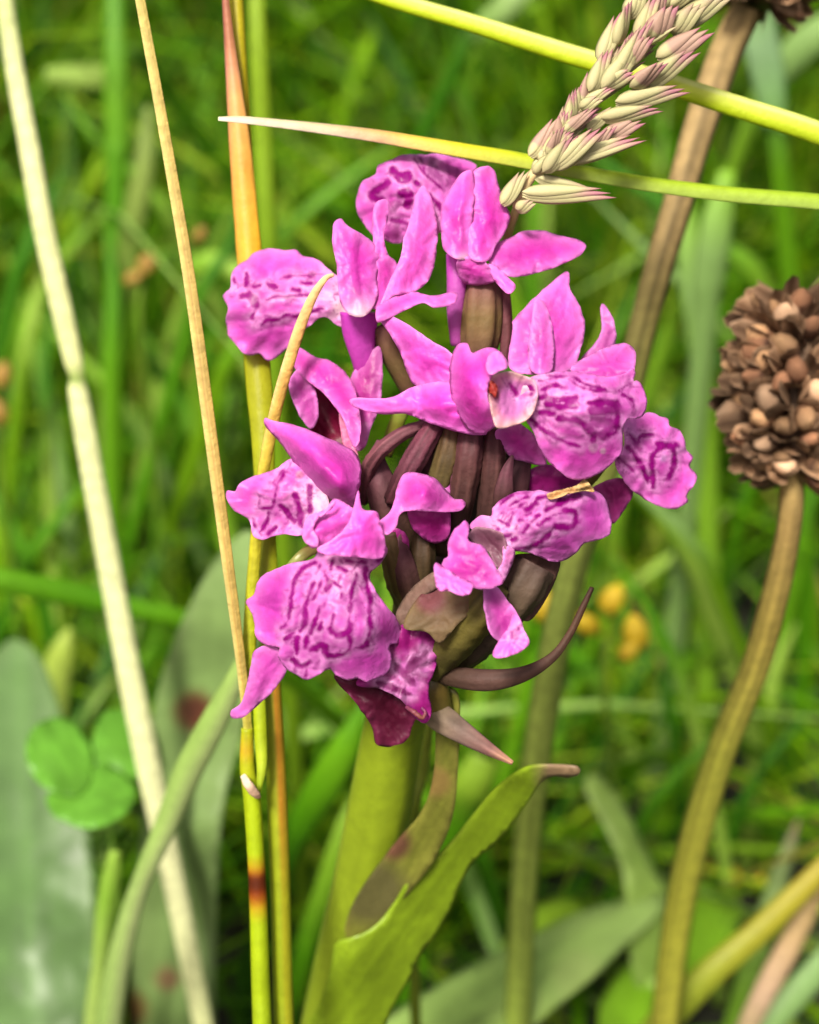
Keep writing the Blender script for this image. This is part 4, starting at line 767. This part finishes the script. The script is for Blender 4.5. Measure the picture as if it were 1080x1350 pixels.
leaf_thing('young_orchid', 'broad green orchid leaf marked with one dark maroon blotch', 'leaf',
    [(330,700),(350,745),(340,850),(322,950),(296,1060),(286,1180),(284,1300),(280,1450),(240,1600),(180,1600),(165,1450),(172,1300),(182,1180),(190,1060),(200,960),(218,880),(250,800),(292,730)],
    [(330,705,58),(345,760,56),(250,800,62),(300,900,62),(215,920,68),(310,1000,64),(190,1100,74),(240,1100,66),(285,1200,72),(175,1350,82),(230,1350,76),(280,1450,82),(210,1590,92)], H('#809e5a', .62),
    spots=[(258, 938, 27, H('#7c4a34', .55)), (256, 932, 15, H('#6c3a2c', .5)), (170, 1330, 26, H('#7c5a34', .6)), (222, 1290, 16, H('#8c7050', .6))], edgecol=H('#a8c080'), stalk=[(215,1580,90,12),(215,1700,98,12)])
leaf_thing('young_orchid', 'large strap leaf with glossy pale underside lying low beside the stem', 'leaf',
    [(870,1180),(876,1192),(860,1215),(820,1250),(780,1290),(730,1330),(660,1390),(560,1470),(470,1520),(420,1480),(440,1420),(500,1350),(560,1310),(620,1275),(690,1240),(760,1205),(830,1185)],
    [(870,1185,104),(780,1205,96),(790,1270,88),(690,1245,90),(700,1300,78),(720,1340,74),(560,1310,80),(590,1370,66),(640,1400,64),(450,1430,72),(480,1510,60)], H('#a4c668'), edgecol=H('#b4cc84'),
    midrib=[(840,1200,98,2),(760,1245,88,4),(680,1295,79,5),(590,1350,69.5,6),(500,1420,66,7)], spots=[(690, 1340, 40, H('#b4d470')), (760, 1290, 34, H('#b8d478'))], stalk=[(450,1480,66,16),(430,1600,76,16)])
leaf_thing('meadow_herb', 'light green blunt tipped leaf rising behind the strap leaf', 'leaf',
    [(770,1030),(785,1022),(808,1040),(832,1080),(856,1130),(882,1180),(900,1240),(880,1300),(840,1300),(828,1220),(822,1150),(800,1095),(778,1055)],
    [(780,1028,108),(820,1090,104),(860,1140,106),(840,1160,102),(890,1230,108),(840,1280,106),(880,1295,112)], H('#a4c85c'), edgecol=H('#bcd884'), stalk=[(862,1290,108,9),(862,1400,116,9)])
leaf_thing('meadow_herb', 'bright green lobed leaf behind the plantain stem', 'leaf',
    [(905,1180),(930,1160),(950,1190),(985,1200),(970,1220),(975,1245),(940,1260),(930,1300),(890,1330),(860,1380),(800,1390),(790,1330),(820,1280),(860,1240)],
    [(910,1180,128),(970,1215,124),(930,1280,114),(870,1270,114),(820,1380,98),(880,1350,100)], H('#84b824'), edgecol=H('#98c840'), stalk=[(830,1370,106,8),(820,1480,114,8)])
leaf_thing('meadow_herb', 'yellow green rounded leaf tucked behind the strap leaf', 'leaf',
    [(660,1260),(690,1210),(730,1185),(770,1190),(800,1215),(790,1260),(740,1290),(690,1300)],
    [(660,1260,122),(730,1188,132),(800,1220,130),(740,1290,112),(735,1240,120)], H('#94bc30'), stalk=[(735,1280,117,6),(735,1380,124,6)])
# the clover: three leaflets on one stalk
cl = P(150, 1040, 76); clover = thing('clover', 'bright green three lobed clover leaf hanging before the grey green leaf', 'clover', (float(cl[0]), float(cl[1]) + .01, 0))
for outl, cc in (([(40,985),(52,962),(78,952),(102,962),(116,985),(120,1010),(112,1036),(92,1044),(66,1036),(46,1016)], [(45,1000,60),(80,955,65),(118,1005,62),(95,1040,58),(80,1000,60.5)]),
                 ([(70,1048),(96,1030),(124,1010),(150,1020),(172,1040),(168,1062),(146,1080),(118,1088),(90,1080),(72,1066)], [(72,1060,57),(122,1012,62),(170,1048,59),(120,1086,54),(122,1050,57.5)]),
                 ([(128,1006),(128,970),(140,946),(164,940),(188,952),(196,980),(188,1010),(166,1030),(142,1026)], [(128,1000,63),(160,942,69),(194,985,66),(150,1026,62),(162,985,65)])):
    mc = np.mean(outl, 0); outl = [(mc[0] + (x - mc[0]) * 1.14, mc[1] + (y - mc[1]) * 1.14) for x, y in outl]
    petal(clover, 'leaflet', outl, 0, ctrl=cc, col=H('#72b438', .66), mat='leaf', res=8, thick=.25, ruf=.2, wr=.3, edgepale=.2, edgecol=H('#64a830', .6), veins=0)
tube(clover, 'stalk', [(126,1016,64.5,3),(140,1060,68,3),(160,1200,78,3.5),(170,1330,88,4)], stop(H('#6c9c30'), H('#7ca03c')), n=8, drop=True)

def blade_thing(label, pts, cols, name='blade_of_grass', cat='grass blade', group=None, flat=.18, fold=.35, drop=True, mat='blade', streak=.08):
    b = base_of(pts); g = thing(name, label, cat, b, group)
    tube(g, 'blade', pts, cols, n=10, flat=flat, fold=fold, drop=drop, mat=mat, streak=streak)
    return g
GREEN = [H('#589c04', .58), H('#70b010', .6), H('#8cc02c', .62), H('#90b864', .6), H('#448808', .55), H('#a4cc4c', .64), H('#74a804', .58)]
blade_thing('green stalk lying across behind the bleached straw', [(-60,745,70,14),(0,764,72,16),(80,780,76,17),(160,798,80,15),(240,816,84,13),(320,840,92,12)], stop(GREEN[1], GREEN[0], GREEN[1]), flat=.6, fold=0)
blade_thing('small yellowish leaf tip above the grey green leaf', [(92,828,120,3),(82,856,120,16),(72,900,122,22),(68,960,126,22),(66,1040,132,20)], stop(H('#a0b840'), H('#98b048'), H('#7c9c40')))
blade_thing('olive yellow stem slanting low behind the plantain', [(1110,1120,70,14),(1060,1170,70,16),(1000,1228,70,18),(940,1280,70,20),(890,1330,72,22),(840,1390,76,20)], stop(H('#a89830'), H('#a09c28'), H('#8c9828'), H('#7c9028')), flat=.6, fold=0)
blade_thing('pinkish beige dead stem below the olive yellow stem', [(1085,1160,80,10),(1062,1205,80,14),(1040,1248,80,16),(1015,1295,80,16),(990,1345,82,15),(960,1410,86,14)], stop(H('#988450'), H('#b09468'), H('#b4987c'), H('#9c9460')), flat=.7, fold=0, mat='dry')
blade_thing('pale bluish green blade below the dead pinkish stem', [(1130,1230,96,18),(1080,1280,94,20),(1030,1335,92,20),(980,1400,92,20)], stop(H('#80a464'), H('#84a864'), H('#789c54')))
blade_thing('grey green pointed blade with dark tip beside the olive stem', [(1054,1078,110,2),(1040,1120,110,9),(1018,1190,112,14),(1000,1250,114,16),(980,1320,118,17)], stop(H('#7c5a48'), H('#869c60'), H('#80a050'), H('#7cac30')))
blade_thing('pale grey green leaf above the brown seed head', [(990,-40,100,20),(1002,40,104,25),(1014,100,108,24),(1022,160,112,18),(1030,230,118,14)], stop(GREEN[3], H('#9cc48c'), H('#84b468'), GREEN[1]))
blade_thing('pale green blade reaching across behind the plantain head', [(1120,20,120,22),(1060,60,124,24),(1010,120,130,18),(980,190,138,12)], stop(GREEN[3], GREEN[3], GREEN[2]))
blade_thing('pale blurred blade between brown stem and seed head', [(960,225,110,12),(945,300,112,22),(935,370,116,22),(928,450,122,16)], stop(GREEN[2], GREEN[3], GREEN[3]))
blade_thing('pale grey green blade under the lime stalk', [(905,250,120,8),(912,340,122,18),(925,440,126,20),(930,540,132,16)], stop(GREEN[2], GREEN[3], GREEN[2]))
blade_thing('upright green blade beside the tan straw', [(150,-40,150,12),(152,80,152,16),(154,180,156,17),(152,260,160,14)], stop(GREEN[0], GREEN[1], GREEN[0]))
blade_thing('yellow green blade lying level behind the tan straw', [(60,98,160,10),(110,100,162,17),(150,102,164,16),(205,100,168,10)], stop(H('#8cae44'), H('#94b44c'), GREEN[0]))
blade_thing('dull olive blade behind the tan straw', [(196,140,150,6),(190,220,152,14),(176,290,156,16),(168,340,160,14)], stop(H('#7c9440'), H('#849c44'), H('#749038')))
blade_thing('curling light blade behind the uppermost petals', [(330,372,170,10),(290,345,170,14),(250,350,172,14),(200,365,176,12)], stop(GREEN[5], GREEN[2], GREEN[1]))
blade_thing('yellow green stem close behind the orange blade', [(336,-60,60,11),(340,60,62,12),(346,180,66,13),(352,300,70,13),(358,420,76,13)], stop(H('#90b020'), H('#88ac1c'), H('#78a018')))
blade_thing('pale blurred leaf arching behind the dry tipped blade', [(700,-30,140,20),(665,10,142,18),(630,40,146,14),(600,90,152,10)], stop(H('#9cbc74'), H('#88ac58'), GREEN[4]))
blade_thing('green blurred blade rising to the orchid stem', [(480,930,70,6),(455,985,72,20),(425,1040,76,24),(395,1090,82,20),(370,1150,90,16)], stop(GREEN[0], GREEN[1], GREEN[0], GREEN[4]))
blade_thing('narrow fresh blade curving beside the twin culms', [(470,1040,80,4),(450,1100,82,12),(425,1180,88,14),(400,1260,96,14)], stop(GREEN[5], GREEN[2], GREEN[0]))
blade_thing('light blade leaning behind the lowest bract', [(640,1000,90,20),(620,1040,92,26),(600,1090,98,20)], stop(H('#98c038'), H('#90b830'), GREEN[0]))
# scattered soft blades filling the meadow, one by one
rs = np.random.RandomState(12)
CNAME = ['mid green', 'fresh green', 'light green', 'greyish green', 'deep green', 'pale green', 'yellowish green']
def clump(n, x0, x1, y0, y1, z0, z1, w0, w1, lab, tilt=0.42):
    for i in range(n):
        x, y = rs.uniform(x0, x1), rs.uniform(y0, y1); z = rs.uniform(z0, z1); w = rs.uniform(w0, w1) * 1.0
        dx = rs.normal(0, tilt); h = rs.uniform(160, 300); ci = rs.choice(7, p=[.2, .2, .13, .07, .2, .07, .13]); c = GREEN[ci]; c2 = GREEN[rs.choice(7)]
        b = [(x + dx * h * 1.2 + rs.normal(0, 12), y - h * .55, z - 2, 2), (x + dx * h * .75, y - h * .3, z, w * .8), (x + dx * h * .3, y, z + 3, w), (x, y + h * .35, z + 9, w)]
        form = 'upright' if abs(dx) < .15 else 'slanting' if abs(dx) < .35 else 'strongly leaning'
        l = ('wide ' if w > .5 * (w0 + w1) else 'narrow ') + form + ' ' + CNAME[ci] + ' blade ' + lab
        blade_thing(l, b, stop(c * .95, c, c2), group=l)
clump(26, 640, 1080, 300, 900, 115, 230, 6, 13, 'behind the seed head and orchid')
clump(18, 0, 300, 250, 800, 130, 240, 6, 13, 'behind the bleached straw and tan straw')
clump(14, 380, 1060, 820, 1150, 115, 190, 5, 12, 'low behind the orchid stem')

# yellow flowers
def bud_mesh(c0, c1):
    n, k = 10, 8; V = []; Fc = []; C = []
    for i in range(k):
        t = i / (k - 1); r = .5 * math.sin(math.pi * (.06 + .9 * t)) ** .75
        for j in range(n):
            th = 2 * math.pi * j / n; rr = r * (1 + .08 * math.cos(3 * th)); V.append((rr * math.cos(th), rr * .75 * math.sin(th), t * 1.25)); C.append(H(c0) * (1 - t) + H(c1) * t if t > .2 else H('#7c8c28'))
    for i in range(k - 1):
        for j in range(n):
            j2 = (j + 1) % n; Fc.append((i * n + j, i * n + j2, (i + 1) * n + j2, (i + 1) * n + j))
    Fc.append(tuple((k - 1) * n + j for j in range(n))); Fc.append(tuple(reversed(range(n))))
    me = bpy.data.meshes.new('bud'); me.from_pydata(V, [], Fc); ca = me.color_attributes.new('Col', 'FLOAT_COLOR', 'POINT')
    rgba = np.ones((len(V), 4), np.float32); rgba[:, :3] = np.array(C); ca.data.foreach_set('color', rgba.ravel())
    me.polygons.foreach_set('use_smooth', [True] * len(me.polygons)); me.materials.append(M['spikelet']); return me
BUD = bud_mesh('#b89418', '#e8c828'); DULL = bud_mesh('#9c7c30', '#b89040')
def trefoil(label, cx, cy, z, buds, mesh):
    b = P(cx, cy, z); root = thing('yellow_trefoil', label, 'wildflower', (float(b[0]), float(b[1]), 0), 'yellow meadow flowers')
    tube(root, 'stem', [(cx, cy + 10, z + .5, 4), (cx - 4, cy + 60, z + 3, 4.5), (cx + 6, cy + 160, z + 12, 5)], stop(H('#7c9c30'), H('#6c9028')), n=8, drop=True)
    rs2 = np.random.RandomState(int(cx))
    for (x, y, s, a) in buds:
        p1 = P(x + s * .6 * math.sin(a), y - s * .6 * math.cos(a), z - 1); p0 = P(x - s * .6 * math.sin(a), y + s * .6 * math.cos(a), z)
        o = bpy.data.objects.new('flower_bud', mesh); COL.objects.link(o); o.parent = root
        o.matrix_local = Matrix.Translation(-Vector(root.location)) @ aim(p0, p1, s * (100 + z) / F / 1000, 0)
trefoil('cluster of yellow flower buds just behind the curved dark bract', 800, 835, 92, [(805,796,32,.5),(840,840,34,-.2),(778,824,28,-1.0),(716,806,30,.3),(826,862,24,.8)], BUD)
trefoil('row of tiny orange yellow buds beside the plantain stem', 972, 1165, 150, [(942,1150,17,.2),(970,1158,17,-.3),(1000,1168,17,.4)], BUD)
trefoil('dull orange flower behind the bleached straw', 2, 520, 130, [(2,500,26,.2),(0,548,28,-.4)], DULL)
trefoil('faded orange petals in the grass behind the tan straw', 188, 355, 140, [(192,352,26,.7),(172,368,18,1.2),(262,312,16,.5)], DULL)
